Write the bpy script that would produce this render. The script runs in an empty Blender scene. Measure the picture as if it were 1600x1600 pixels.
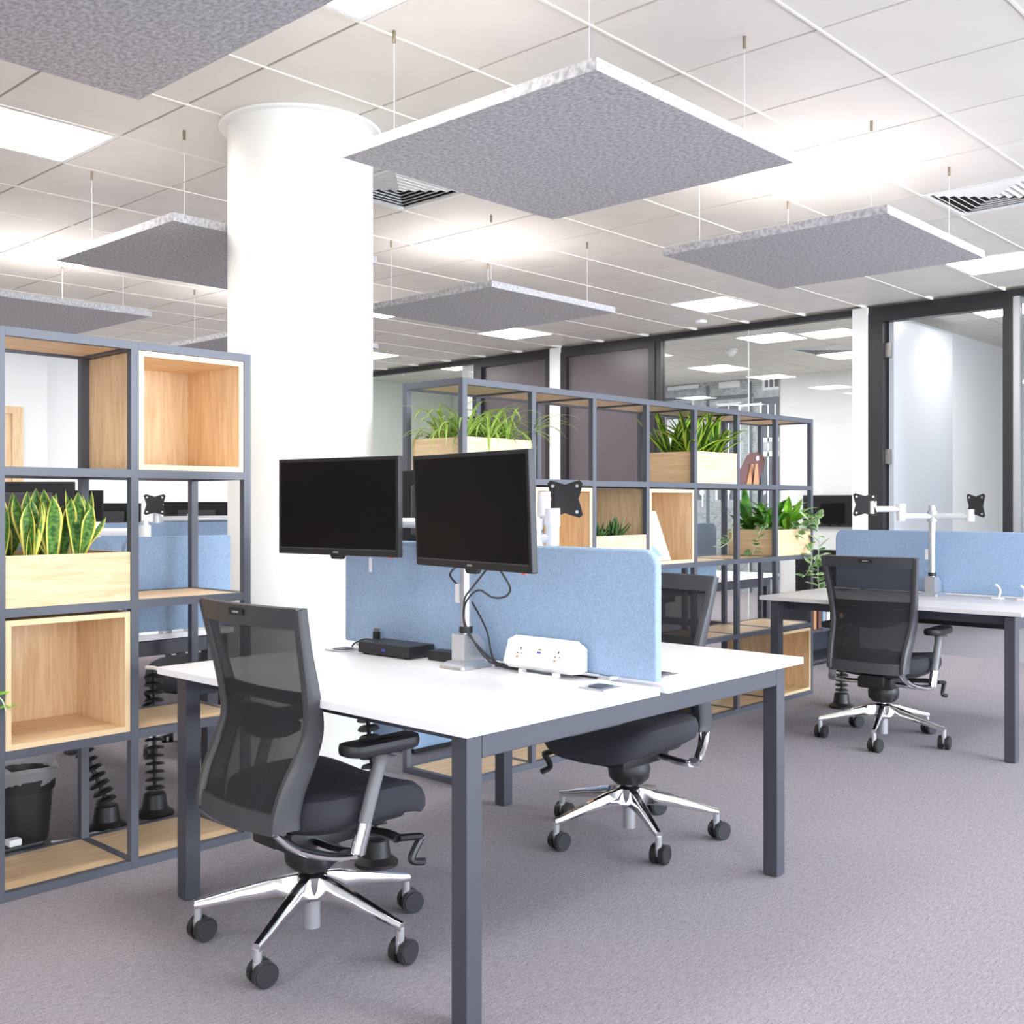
import bpy, bmesh, math, random
from mathutils import Vector, Matrix
random.seed(7)
scene = bpy.context.scene
COL = scene.collection
R = math.radians

# ------------------------------------------------------------------ camera, world, exposure
TH = 0.749                       # view azimuth, radians from +X
cam_d = bpy.data.cameras.new('camera')
cam = bpy.data.objects.new('camera', cam_d); COL.objects.link(cam)
cam.location = (0, 0, 1.245)
cam.rotation_euler = (math.pi/2, 0, TH - math.pi/2)
cam_d.sensor_width = 36; cam_d.lens = 36*1690/1600
cam_d.shift_y = -12.8/1600
cam_d.clip_start = 0.05
scene.camera = cam

world = bpy.data.worlds.new('daylight'); scene.world = world
world.use_nodes = True
wb = world.node_tree.nodes['Background']
wb.inputs[0].default_value = (0.90, 0.95, 1.0, 1); wb.inputs[1].default_value = 2.9
LIGHT_PANEL = 18.0
wl_d = bpy.data.lights.new('window_daylight', 'AREA'); wl_d.shape = 'RECTANGLE'; wl_d.size = 7; wl_d.size_y = 2.4
wl_d.color = (.72, .85, 1.0); wl_d.energy = 400
wl_o = bpy.data.objects.new('window_daylight', wl_d); COL.objects.link(wl_o)
wl_o.location = (6.5, -4.6, 1.5); wl_o.rotation_euler = (R(90), 0, 0)      # tall windows along the right side of the office

vs = scene.view_settings
vs.view_transform = 'Standard'; vs.look = 'None'; vs.gamma = 1; vs.use_curve_mapping = False
vs.exposure = 0.78

# ------------------------------------------------------------------ materials
MATS = {}
def srgb(r, g, b):
    f = lambda c: (c/12.92 if c <= .04045 else ((c+.055)/1.055)**2.4)
    return (f(r/255), f(g/255), f(b/255), 1)
def mat(name, col, rough=.5, metal=0., spec=.5, bump=None, noise=None, coat=0):
    m = bpy.data.materials.new(name); m.use_nodes = True
    nt = m.node_tree; b = nt.nodes['Principled BSDF']
    b.inputs['Base Color'].default_value = col; b.inputs['Roughness'].default_value = rough
    b.inputs['Metallic'].default_value = metal; b.inputs['Specular IOR Level'].default_value = spec
    if coat: b.inputs['Coat Weight'].default_value = coat
    if noise or bump:
        tc = nt.nodes.new('ShaderNodeTexCoord')
    if noise:                     # (scale, amount, stretch)
        sc, am, st = noise
        mp = nt.nodes.new('ShaderNodeMapping'); mp.inputs['Scale'].default_value = st
        nz = nt.nodes.new('ShaderNodeTexNoise'); nz.inputs['Scale'].default_value = sc; nz.inputs['Detail'].default_value = 6
        nt.links.new(tc.outputs['Object'], mp.inputs[0]); nt.links.new(mp.outputs[0], nz.inputs['Vector'])
        rp = nt.nodes.new('ShaderNodeValToRGB')
        rp.color_ramp.elements[0].position = .36; rp.color_ramp.elements[1].position = .64
        rp.color_ramp.elements[0].color = tuple(c*(1-am) for c in col[:3])+(1,)
        rp.color_ramp.elements[1].color = tuple(min(1, c*(1+am)) for c in col[:3])+(1,)
        nt.links.new(nz.outputs[0], rp.inputs[0]); nt.links.new(rp.outputs[0], b.inputs['Base Color'])
    if bump:                      # (scale, strength)
        n2 = nt.nodes.new('ShaderNodeTexNoise'); n2.inputs['Scale'].default_value = bump[0]; n2.inputs['Detail'].default_value = 3
        nt.links.new(tc.outputs['Object'], n2.inputs['Vector'])
        bp = nt.nodes.new('ShaderNodeBump'); bp.inputs['Strength'].default_value = bump[1]; bp.inputs['Distance'].default_value = .004
        nt.links.new(n2.outputs[0], bp.inputs['Height']); nt.links.new(bp.outputs[0], b.inputs['Normal'])
    MATS[name] = m
    return m
def wood(name, c1, c2, axis):
    m = bpy.data.materials.new(name); m.use_nodes = True; nt = m.node_tree; b = nt.nodes['Principled BSDF']
    b.inputs['Roughness'].default_value = .48
    tc = nt.nodes.new('ShaderNodeTexCoord'); mp = nt.nodes.new('ShaderNodeMapping')
    s = [16, 16, 16]; s[axis] = 1.3; mp.inputs['Scale'].default_value = s
    n = nt.nodes.new('ShaderNodeTexNoise'); n.inputs['Scale'].default_value = 3.2; n.inputs['Detail'].default_value = 9; n.inputs['Roughness'].default_value = .62; n.inputs['Distortion'].default_value = .6
    nt.links.new(tc.outputs['Object'], mp.inputs[0]); nt.links.new(mp.outputs[0], n.inputs['Vector'])
    rp = nt.nodes.new('ShaderNodeValToRGB'); e = rp.color_ramp.elements
    e[0].position = .3; e[0].color = c2; e[1].position = .62; e[1].color = c1
    nt.links.new(n.outputs[0], rp.inputs[0]); nt.links.new(rp.outputs[0], b.inputs['Base Color'])
    bp = nt.nodes.new('ShaderNodeBump'); bp.inputs['Strength'].default_value = .05
    nt.links.new(n.outputs[0], bp.inputs['Height']); nt.links.new(bp.outputs[0], b.inputs['Normal'])
    MATS[name] = m; return m
def emit(name, col, s):
    m = bpy.data.materials.new(name); m.use_nodes = True; nt = m.node_tree
    nt.nodes.remove(nt.nodes['Principled BSDF'])
    e = nt.nodes.new('ShaderNodeEmission'); e.inputs[0].default_value = col; e.inputs[1].default_value = s
    nt.links.new(e.outputs[0], nt.nodes['Material Output'].inputs[0]); MATS[name] = m; return m
def glass(name, tint, refl=.09):
    m = bpy.data.materials.new(name); m.use_nodes = True; nt = m.node_tree
    nt.nodes.remove(nt.nodes['Principled BSDF'])
    t = nt.nodes.new('ShaderNodeBsdfTransparent'); t.inputs[0].default_value = tint
    g = nt.nodes.new('ShaderNodeBsdfGlossy'); g.inputs['Roughness'].default_value = .0
    mx = nt.nodes.new('ShaderNodeMixShader'); lw = nt.nodes.new('ShaderNodeLayerWeight'); lw.inputs[0].default_value = .5
    pw = nt.nodes.new('ShaderNodeMath'); pw.operation = 'POWER'; pw.inputs[1].default_value = 4; nt.links.new(lw.outputs['Facing'], pw.inputs[0])
    ma = nt.nodes.new('ShaderNodeMath'); ma.operation = 'MULTIPLY_ADD'; ma.inputs[1].default_value = .7; ma.inputs[2].default_value = .035; nt.links.new(pw.outputs[0], ma.inputs[0])
    nt.links.new(ma.outputs[0], mx.inputs[0]); nt.links.new(t.outputs[0], mx.inputs[1]); nt.links.new(g.outputs[0], mx.inputs[2])
    nt.links.new(mx.outputs[0], nt.nodes['Material Output'].inputs[0]); MATS[name] = m; return m
def seethrough(name, col, op, rough=.8, weave=900):
    """open weave: opaque threads mixed with see-through gaps"""
    m = bpy.data.materials.new(name); m.use_nodes = True; nt = m.node_tree; b = nt.nodes['Principled BSDF']
    b.inputs['Base Color'].default_value = col; b.inputs['Roughness'].default_value = rough; b.inputs['Specular IOR Level'].default_value = .25
    t = nt.nodes.new('ShaderNodeBsdfTransparent'); mx = nt.nodes.new('ShaderNodeMixShader'); mx.inputs[0].default_value = op
    nt.links.new(t.outputs[0], mx.inputs[1]); nt.links.new(b.outputs[0], mx.inputs[2])
    nt.links.new(mx.outputs[0], nt.nodes['Material Output'].inputs[0]); MATS[name] = m; return m
def leafmat(name, mid, dark, edge, edge_w, band=0):
    """leaf coloured across its width (uv.x) with cross bands along it (uv.y)"""
    m = bpy.data.materials.new(name); m.use_nodes = True; nt = m.node_tree; b = nt.nodes['Principled BSDF']
    b.inputs['Roughness'].default_value = .42
    uv = nt.nodes.new('ShaderNodeUVMap'); sp = nt.nodes.new('ShaderNodeSeparateXYZ'); nt.links.new(uv.outputs[0], sp.inputs[0])
    a = nt.nodes.new('ShaderNodeMath'); a.operation = 'SUBTRACT'; a.inputs[1].default_value = .5; nt.links.new(sp.outputs[0], a.inputs[0])
    ab = nt.nodes.new('ShaderNodeMath'); ab.operation = 'ABSOLUTE'; nt.links.new(a.outputs[0], ab.inputs[0])
    rp = nt.nodes.new('ShaderNodeValToRGB'); e = rp.color_ramp.elements
    e[0].position = max(.01, .5-edge_w); e[0].color = (0, 0, 0, 1); e[1].position = max(.03, .5-edge_w*.6); e[1].color = (1, 1, 1, 1)
    nt.links.new(ab.outputs[0], rp.inputs[0])
    tc = nt.nodes.new('ShaderNodeTexCoord'); nz = nt.nodes.new('ShaderNodeTexNoise'); nz.inputs['Detail'].default_value = 4
    if band:
        mp = nt.nodes.new('ShaderNodeMapping'); mp.inputs['Scale'].default_value = (3, band, 1)
        nt.links.new(uv.outputs[0], mp.inputs[0]); nt.links.new(mp.outputs[0], nz.inputs['Vector']); nz.inputs['Scale'].default_value = 1.0
    else:
        nt.links.new(tc.outputs['Object'], nz.inputs['Vector']); nz.inputs['Scale'].default_value = 25
    r2 = nt.nodes.new('ShaderNodeValToRGB'); r2.color_ramp.elements[0].position = .38; r2.color_ramp.elements[1].position = .62
    r2.color_ramp.elements[0].color = dark; r2.color_ramp.elements[1].color = mid
    nt.links.new(nz.outputs[0], r2.inputs[0])
    mx = nt.nodes.new('ShaderNodeMixRGB'); nt.links.new(rp.outputs[0], mx.inputs[0]); nt.links.new(r2.outputs[0], mx.inputs[1]); mx.inputs[2].default_value = edge
    nt.links.new(mx.outputs[0], b.inputs['Base Color'])
    MATS[name] = m; return m

mat('white_paint', srgb(238, 238, 236), .6)
mat('tile_white', srgb(226, 220, 211), .55, noise=(3, .02, (1, 1, 1)))
mat('grid_white', srgb(240, 234, 222), .5)
mat('wall_white', srgb(236, 237, 237), .7)
mat('wall_green', srgb(206, 210, 202), .6)
mat('column_white', srgb(246, 245, 240), .45)
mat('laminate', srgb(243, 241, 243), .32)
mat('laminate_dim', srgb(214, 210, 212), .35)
mat('metal_grey', srgb(82, 84, 94), .42, .0, .5)
mat('frame_grey', srgb(64, 65, 74), .4)
mat('black_frame', srgb(38, 36, 40), .4)
mat('door_dark', srgb(92, 84, 90), .33)
mat('door_pale', srgb(190, 193, 200), .3)
mat('black', srgb(30, 29, 31), .45)
mat('black_soft', srgb(38, 37, 41), .75, bump=(400, .2))
mat('seat_fabric', srgb(44, 44, 52), .85, bump=(900, .3))
mat('plastic_grey', srgb(62, 62, 66), .42)
mat('arm_grey', srgb(118, 118, 121), .4)
mat('bezel', srgb(38, 36, 38), .4, spec=.3)
mat('screen', srgb(20, 17, 18), .35, spec=.09)
mat('monitor_back', srgb(66, 64, 68), .4)
mat('chrome', (.80, .80, .82, 1), .12, 1.)
mat('alu', srgb(206, 207, 212), .3, .75)
mat('alu_white', srgb(226, 227, 230), .35, .25)
mat('brass', srgb(190, 150, 70), .3, 1.)
mat('gripper', srgb(150, 138, 118), .35, .8)
mat('steel', srgb(170, 165, 160), .3, .9)
mat('blue_fabric', srgb(150, 174, 203), .9, bump=(700, .5), noise=(170, .10, (1, 1, 1)))
mat('felt', srgb(176, 174, 178), .95, bump=(400, .15), noise=(55, .26, (1.6, 1, 1)))
mat('soil', srgb(92, 62, 45), .9, noise=(60, .4, (1, 1, 1)))
mat('vent_dark', srgb(40, 35, 32), .8)
mat('white_plastic', srgb(240, 240, 240), .35)
mat('paper_white', srgb(240, 240, 246), .6)
mat('led_red', srgb(235, 90, 60), .4)
mat('led_blue', srgb(70, 90, 200), .4)
mat('brown_card', srgb(98, 62, 58), .6)
mat('tan_card', srgb(178, 128, 88), .6)
mat('bin_plastic', srgb(50, 48, 48), .35)
mat('rubber', srgb(34, 34, 37), .45)
mat('pale_mark', srgb(150, 148, 146), .5)
wood('oak', srgb(236, 208, 168), srgb(214, 176, 130), 2)      # grain runs up
wood('oak_x', srgb(236, 208, 168), srgb(214, 176, 130), 0)    # grain runs along x
wood('oak_y', srgb(236, 208, 168), srgb(214, 176, 130), 1)
mat('oak_edge', srgb(232, 203, 160), .5)
emit('panel_light', (1, .96, .92, 1), LIGHT_PANEL)
glass('clear_glass', (.93, .955, .96, 1))
seethrough('mesh_fabric', srgb(44, 42, 46), .89)
seethrough('bin_liner', srgb(225, 225, 230), .35, .2)
seethrough('dot_film', srgb(240, 245, 248), .6, .4)
leafmat('leaf_snake', srgb(120, 165, 70), srgb(44, 92, 44), srgb(238, 226, 110), .15, 16)
leafmat('leaf_spider', srgb(150, 185, 70), srgb(110, 158, 50), srgb(205, 220, 130), .2)
leafmat('leaf_strap', srgb(84, 132, 46), srgb(48, 94, 32), srgb(188, 212, 72), .24)
leafmat('leaf_green', srgb(92, 150, 50), srgb(50, 104, 36), srgb(98, 158, 56), .05)
leafmat('leaf_bright', srgb(150, 200, 60), srgb(110, 170, 45), srgb(150, 200, 70), .05)
leafmat('leaf_succulent', srgb(66, 106, 56), srgb(44, 80, 44), srgb(150, 176, 110), .1)
leafmat('leaf_vine', srgb(130, 165, 100), srgb(90, 138, 66), srgb(206, 220, 180), .12)

def carpet():
    m = bpy.data.materials.new('carpet'); m.use_nodes = True; nt = m.node_tree; b = nt.nodes['Principled BSDF']
    b.inputs['Roughness'].default_value = .95; b.inputs['Specular IOR Level'].default_value = .15
    tc = nt.nodes.new('ShaderNodeTexCoord'); mp = nt.nodes.new('ShaderNodeMapping')
    mp.inputs['Scale'].default_value = (32, 120, 1)
    n = nt.nodes.new('ShaderNodeTexNoise'); n.inputs['Scale'].default_value = 1.; n.inputs['Detail'].default_value = 5; n.inputs['Roughness'].default_value = .7
    nt.links.new(tc.outputs['Object'], mp.inputs[0]); nt.links.new(mp.outputs[0], n.inputs['Vector'])
    n2 = nt.nodes.new('ShaderNodeTexNoise'); n2.inputs['Scale'].default_value = 170; n2.inputs['Detail'].default_value = 3
    nt.links.new(tc.outputs['Object'], n2.inputs['Vector'])
    ad = nt.nodes.new('ShaderNodeMixRGB'); ad.inputs[0].default_value = .5
    nt.links.new(n.outputs[0], ad.inputs[1]); nt.links.new(n2.outputs[0], ad.inputs[2])
    rp = nt.nodes.new('ShaderNodeValToRGB'); e = rp.color_ramp.elements
    e[0].position = .32; e[0].color = srgb(118, 112, 119); e[1].position = .68; e[1].color = srgb(172, 166, 173)
    nt.links.new(ad.outputs[0], rp.inputs[0]); nt.links.new(rp.outputs[0], b.inputs['Base Color'])
    bp = nt.nodes.new('ShaderNodeBump'); bp.inputs['Strength'].default_value = .6; bp.inputs['Distance'].default_value = .004
    nt.links.new(ad.outputs[0], bp.inputs['Height']); nt.links.new(bp.outputs[0], b.inputs['Normal'])
    MATS['carpet'] = m
carpet()
def mural_mat():
    m = bpy.data.materials.new('mural_brick'); m.use_nodes = True; nt = m.node_tree; b = nt.nodes['Principled BSDF']
    b.inputs['Roughness'].default_value = .6
    tc = nt.nodes.new('ShaderNodeTexCoord'); mp = nt.nodes.new('ShaderNodeMapping'); mp.inputs['Rotation'].default_value = (0, R(90), R(90))
    sw = nt.nodes.new('ShaderNodeSeparateXYZ'); cb = nt.nodes.new('ShaderNodeCombineXYZ')
    nt.links.new(tc.outputs['Object'], sw.inputs[0]); nt.links.new(sw.outputs[1], cb.inputs[0]); nt.links.new(sw.outputs[2], cb.inputs[1])
    br = nt.nodes.new('ShaderNodeTexBrick'); br.inputs['Scale'].default_value = 9
    br.inputs['Color1'].default_value = srgb(206, 214, 218); br.inputs['Color2'].default_value = srgb(160, 170, 176); br.inputs['Mortar'].default_value = srgb(226, 232, 236)
    nt.links.new(cb.outputs[0], br.inputs['Vector'])
    nz = nt.nodes.new('ShaderNodeTexNoise'); nz.inputs['Scale'].default_value = 3; nz.inputs['Detail'].default_value = 8
    nt.links.new(cb.outputs[0], nz.inputs['Vector'])
    mx = nt.nodes.new('ShaderNodeMixRGB'); mx.blend_type = 'MULTIPLY'; mx.inputs[0].default_value = .6
    nt.links.new(br.outputs[0], mx.inputs[1]); nt.links.new(nz.outputs[0], mx.inputs[2]); nt.links.new(mx.outputs[0], b.inputs['Base Color'])
    MATS['mural_brick'] = m
mural_mat()
mat('mural_dark', srgb(104, 110, 120), .6); mat('mural_mid', srgb(172, 180, 186), .6, noise=(9, .2, (1, 1, 1))); mat('mural_white', srgb(240, 243, 246), .6)

# ------------------------------------------------------------------ mesh helpers
class MB:
    def __init__(s): s.v = []; s.f = []; s.uv = None; s.mi = []; s.cur = 0
    def add(s, v, f, uv=None):
        o = len(s.v); s.v += [tuple(p) for p in v]; s.f += [tuple(i+o for i in q) for q in f]; s.mi += [s.cur]*len(f)
        if uv is not None:
            if s.uv is None: s.uv = []
            s.uv += uv
        return s
    def box(s, x0, x1, y0, y1, z0, z1, bev=0):
        if not bev:
            v = [(x0,y0,z0),(x1,y0,z0),(x1,y1,z0),(x0,y1,z0),(x0,y0,z1),(x1,y0,z1),(x1,y1,z1),(x0,y1,z1)]
            return s.add(v, [(3,2,1,0),(4,5,6,7),(0,1,5,4),(1,2,6,5),(2,3,7,6),(3,0,4,7)])
        bm = bmesh.new(); bmesh.ops.create_cube(bm, size=1)
        for q in bm.verts: q.co = ((x0+x1)/2+q.co.x*(x1-x0), (y0+y1)/2+q.co.y*(y1-y0), (z0+z1)/2+q.co.z*(z1-z0))
        bmesh.ops.bevel(bm, geom=list(bm.edges), offset=bev, segments=2, profile=.6, affect='EDGES')
        bm.verts.index_update(); s.add([q.co[:] for q in bm.verts], [[q.index for q in fc.verts] for fc in bm.faces]); bm.free(); return s
    def cyl(s, p0, p1, r0, r1=None, n=16, cap=True):
        r1 = r0 if r1 is None else r1
        p0, p1 = Vector(p0), Vector(p1); d = (p1-p0).normalized()
        a = d.orthogonal().normalized(); b = d.cross(a)
        v = []
        for p, r in ((p0, r0), (p1, r1)):
            for k in range(n):
                t = 2*math.pi*k/n; v.append(p+(a*math.cos(t)+b*math.sin(t))*r)
        f = [(k, (k+1) % n, n+(k+1) % n, n+k) for k in range(n)]
        if cap: f += [tuple(range(n-1, -1, -1)), tuple(range(n, 2*n))]
        return s.add(v, f)
    def loft(s, rings, close=True):
        n = len(rings[0]); v = [p for r in rings for p in r]; f = []
        for i in range(len(rings)-1):
            for k in range(n): f.append((i*n+k, i*n+(k+1) % n, (i+1)*n+(k+1) % n, (i+1)*n+k))
        if close: f += [tuple(range(n-1, -1, -1)), tuple(range((len(rings)-1)*n, len(rings)*n))]
        return s.add(v, f)
    def tube(s, pts, r, n=8, flat=1.0, up=(0, 0, 1)):
        """round or flattened tube along points; r may be a list"""
        pts = [Vector(p) for p in pts]; rings = []
        pa = None
        for i, p in enumerate(pts):
            d = (pts[min(i+1, len(pts)-1)]-pts[max(i-1, 0)]).normalized()
            if pa is None:
                a = Vector(up)-d*Vector(up).dot(d)
                a = d.orthogonal() if a.length < .05 else a
            else: a = pa-d*pa.dot(d)
            a = a.normalized(); pa = a; b = d.cross(a); rr = r[i] if isinstance(r, (list, tuple)) else r
            rings.append([p+a*math.cos(2*math.pi*k/n)*rr*flat+b*math.sin(2*math.pi*k/n)*rr for k in range(n)])
        return s.loft(rings)
    def lathe(s, prof, c=(0, 0, 0), n=24, close=True):
        rings = [[(c[0]+r*math.cos(2*math.pi*k/n), c[1]+r*math.sin(2*math.pi*k/n), c[2]+z) for k in range(n)] for r, z in prof]
        return s.loft(rings, close)
    def prism(s, pts, axis, lo, hi):
        """extrude a 2-D outline along an axis (0 x, 1 y, 2 z)"""
        def P(a, b, c): return [(c, a, b), (a, c, b), (a, b, c)][axis]
        n = len(pts); v = [P(a, b, lo) for a, b in pts]+[P(a, b, hi) for a, b in pts]
        f = [(k, (k+1) % n, n+(k+1) % n, n+k) for k in range(n)]+[tuple(range(n-1, -1, -1)), tuple(range(n, 2*n))]
        return s.add(v, f)
    def mesh(s, name, smooth=False):
        me = bpy.data.meshes.new(name); me.from_pydata(s.v, [], s.f)
        if s.uv:
            ul = me.uv_layers.new(name='UVMap')
            for lp in me.loops: ul.data[lp.index].uv = s.uv[lp.vertex_index]
        bm = bmesh.new(); bm.from_mesh(me)
        if not s.uv: bmesh.ops.recalc_face_normals(bm, faces=bm.faces)
        bm.to_mesh(me); bm.free()
        if smooth:
            me.shade_smooth(); me.set_sharp_from_angle(angle=R(38))
        if any(s.mi):
            me.polygons.foreach_set('material_index', s.mi)
        me.update(); return me

def obj(name, mb, m, parent=None, smooth=False, loc=None, rot=None):
    me = mb if isinstance(mb, bpy.types.Mesh) else mb.mesh(name, smooth)
    o = bpy.data.objects.new(name, me); COL.objects.link(o)
    if not me.materials:
        for q in (m if isinstance(m, (list, tuple)) else [m]): me.materials.append(MATS[q])
    if parent: o.parent = parent
    if loc: o.location = loc
    if rot: o.rotation_euler = rot
    return o
def tag(o, label, cat, group=None, kind=None):
    o['label'] = label; o['category'] = cat
    if group: o['group'] = group
    if kind: o['kind'] = kind
    return o
def thing(name, label, cat, loc=(0, 0, 0), rz=0, group=None):
    o = bpy.data.objects.new(name, None); COL.objects.link(o); o.empty_display_size = .1
    o.location = loc; o.rotation_euler = (0, 0, rz); return tag(o, label, cat, group)
def struct(name, mb, m, smooth=False):
    o = obj(name, mb, m, None, smooth); o['kind'] = 'structure'; return o
def dup(root, loc, rz, label):
    r = root.copy(); COL.objects.link(r); r.location = loc; r.rotation_euler = (0, 0, rz); r['label'] = label
    for ch in list(root.children):
        c = ch.copy(); COL.objects.link(c); c.parent = r
        for g in list(ch.children):
            d = g.copy(); COL.objects.link(d); d.parent = c
    return r
def crom(pts, n=6):
    P = [Vector(p) for p in pts]; out = []
    for i in range(len(P)-1):
        p0, p1, p2, p3 = P[max(i-1, 0)], P[i], P[i+1], P[min(i+2, len(P)-1)]
        for k in range(n):
            t = k/n; out.append(.5*((2*p1)+(p2-p0)*t+(2*p0-5*p1+4*p2-p3)*t*t+(3*p1-p0-3*p2+p3)*t**3))
    out.append(P[-1]); return out
def rrect(w, h, r, n=4):
    """rounded-rectangle outline centred on 0"""
    o = []
    for cx, cy, a0 in ((w/2-r, h/2-r, 0), (-w/2+r, h/2-r, 90), (-w/2+r, -h/2+r, 180), (w/2-r, -h/2+r, 270)):
        for k in range(n+1):
            a = R(a0+90*k/n); o.append((cx+r*math.cos(a), cy+r*math.sin(a)))
    return o

# ------------------------------------------------------------------ the room
CEIL = 3.006
PX = 9.337                                    # plane of the glass partition
struct('floor', MB().box(-4, 14, -5, 12.6, -.1, 0), 'carpet')
ceiling = struct('ceiling', MB().box(-4, 13.6, -5, 12.6, CEIL+.02, CEIL+.15), 'grid_white')
GX0, GY0 = 3.118, 2.498
C0 = Vector((0, 0, 1.245)); FW = Vector((math.cos(TH), math.sin(TH), 0)); RT = Vector((math.sin(TH), -math.cos(TH), 0))
def px(p):
    q = Vector(p)-C0; d = q.dot(FW)
    if d < .2: return None
    return (800+1690*q.dot(RT)/d, 787.2-1690*q.z/d)
LIGHTS = [(-2, -4), (3, -4), (8, -4), (-7, 0), (-7, 4), (-2, 8), (3, 8), (0, 12), (-3, 12), (-2, 0), (3, 0), (8, 0), (-2, 4), (3, 4), (8, 4), (0, 8), (5, 8), (8, 8), (8, 12), (5, 12)]  # list opens with unseen lamps, mostly added to brighten the far office
VENTS = [(5, -1), (1, 3)]
tile_me = MB().box(-.294, .294, -.294, .294, 0, .02, .003).mesh('ceiling_tile')
def seen_tile(i, j):
    for a in (0, .3, .6):
        for b in (0, .3, .6):
            q = px((GX0+.6*i+a, GY0+.6*j+b, CEIL))
            if q and -40 < q[0] < 1640 and -40 < q[1]: return True
    return False
rest = MB(); ntile = 0
for i in range(-12, 11):
    for j in range(-12, 16):
        x0, y0 = GX0+.6*i, GY0+.6*j
        if x0+.3 > PX: continue
        if (i, j) in LIGHTS or (i, j) in VENTS: continue
        x1 = min(x0+.594, PX-.02)
        if seen_tile(i, j) and y0 < 12:
            t = obj('ceiling_tile', tile_me, 'tile_white', ceiling, loc=(x0+.3, y0+.3, CEIL)); ntile += 1
            if x0+.594 > PX: t.scale.x = (PX-.02-x0-.006)/.588; t.location.x = (x0+.006+PX-.02)/2
        else: rest.box(x0+.006, x0+.594, y0+.006, y0+.594, CEIL, CEIL+.02)
rt = obj('ceiling_tile', rest, 'tile_white', ceiling); rt['kind'] = 'stuff'
# T-bars running along x stand slightly proud
for j in range(-12, 17):
    y0 = GY0+.6*j
    if -5 < y0 < 12.5: obj('grid_bar', MB().box(-4, PX-.02, y0-.005, y0+.005, CEIL-.004, CEIL+.02), 'grid_white', ceiling)

wf = struct('wall_far', MB().box(-4, 13.6, 12.0, 12.15, 0, CEIL), 'wall_white')
struct('wall_left', MB().box(-4, -3.9, .5, 11.75, 0, CEIL), 'wall_white')  # unseen side wall, added to keep the bright sky out of glass reflections
struct('wall_pier', MB().box(-4, 5.19, 11.75, 12.0, 0, CEIL), 'wall_white')
d4 = struct('door_4', MB().box(3.9, 4.9-.09, 11.71, 11.745, 0, 2.2), 'oak')
obj('door_frame', MB().box(4.79, 4.9, 11.68, 11.745, 0, 2.28).box(3.8, 4.789, 11.68, 11.705, 2.2, 2.28), 'oak', d4)
struct('baseboard_far', MB().box(5.19, PX-.06, 11.98, 12.0, 0, .1), 'white_paint')

# round column with collar and seams
col = struct('wall_column', MB().lathe([(.337, 0), (.337, CEIL)], (3.068, 4.215, 0), 96), 'column_white', True)
obj('collar', MB().lathe([(.339, CEIL-.012), (.372, CEIL-.012), (.378, CEIL-.006), (.378, CEIL-.001), (.339, CEIL-.001)], (3.068, 4.215, 0), 96), 'column_white', col, True)
for a in (-70, 110):
    c, s_ = math.cos(R(a)), math.sin(R(a))
    obj('seam', MB().box(-.002, .002, -.0015, .0015, 0, CEIL-.013), 'grid_white', col, loc=(3.068+.3372*c, 4.215+.3372*s_, 0), rot=(0, 0, R(a)))

# ---- glazed partition along X = PX
part = struct('wall_partition', MB().box(PX-.04, PX+.04, -5, 12, CEIL-.06, CEIL-.001)
              .box(PX-.03, PX+.03, 4.41, 6.58, 0, .07).box(PX-.03, PX+.03, 9.23, 12, 0, .07).box(PX-.03, PX+.03, -5, 3.03, 0, .07), 'black_frame')
def pane(y0, y1): return obj('glass_pane', MB().box(PX-.006, PX+.006, y0, y1, .07, CEIL-.06), 'clear_glass', part)
for a, b in ((9.28, 10.6), (10.61, 11.99), (5.517, 6.53), (4.412, 5.511), (.6, 2.98), (-2, .59)): pane(a, b)
obj('glass_joint', MB().box(PX-.008, PX+.008, 5.511, 5.517, .07, CEIL-.06), 'white_paint', part)
obj('white_post', MB().box(PX-.07, PX+.07, 7.892, 8.034, 0, CEIL-.001), 'white_paint', part)
obj('white_post', MB().box(PX-.07, PX+.07, 4.271, 4.411, 0, CEIL-.001), 'white_paint', part)
obj('mullion', MB().box(PX-.04, PX+.04, 9.23, 9.28, 0, CEIL-.06), 'black_frame', part)
obj('mullion', MB().box(PX-.04, PX+.04, 6.53, 6.60, 0, CEIL-.06), 'black_frame', part)
obj('mullion', MB().box(PX-.04, PX+.04, 2.98, 3.03, 0, CEIL-.06), 'alu', part)
dots = MB()
for y in (4.75, 5.05, 5.35, 5.75, 6.05, 6.35): dots.cyl((PX-.0075, y, 1.36), (PX-.0065, y, 1.36), .03, n=20)
obj('marker_dots', dots, 'dot_film', part, True)
def dark_door(name, y0, y1, handle_y):
    d = struct(name, MB().box(PX+.0, PX+.045, y0+.09, y1-.09, .01, CEIL-.12), 'door_dark')
    obj('door_frame', MB().box(PX-.05, PX+.05, y0, y0+.085, 0, CEIL-.06).box(PX-.05, PX+.05, y1-.085, y1, 0, CEIL-.06).box(PX-.05, PX+.05, y0+.085, y1-.085, CEIL-.115, CEIL-.06), 'black_frame', d)
    obj('door_handle', MB().cyl((PX, handle_y, 1.05), (PX-.05, handle_y, 1.05), .011).cyl((PX-.05, handle_y-.0, 1.05), (PX-.05, handle_y+.12, 1.05), .009), 'brass', d, True)
dark_door('door_1', 8.034, 9.23, 8.2)
dark_door('door_2', 6.60, 7.892, 6.76)
d3 = struct('door_3', MB().box(PX+.05, PX+1.42, 4.075, 4.12, .01, CEIL-.1), 'door_pale')
obj('door_frame', MB().box(PX-.05, PX+.05, 4.135, 4.27, 0, CEIL-.06).box(PX-.05, PX+.05, 3.03, 3.11, 0, CEIL-.06).box(PX-.05, PX+.05, 3.11, 4.135, CEIL-.14, CEIL-.06), 'black_frame', d3)
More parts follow.
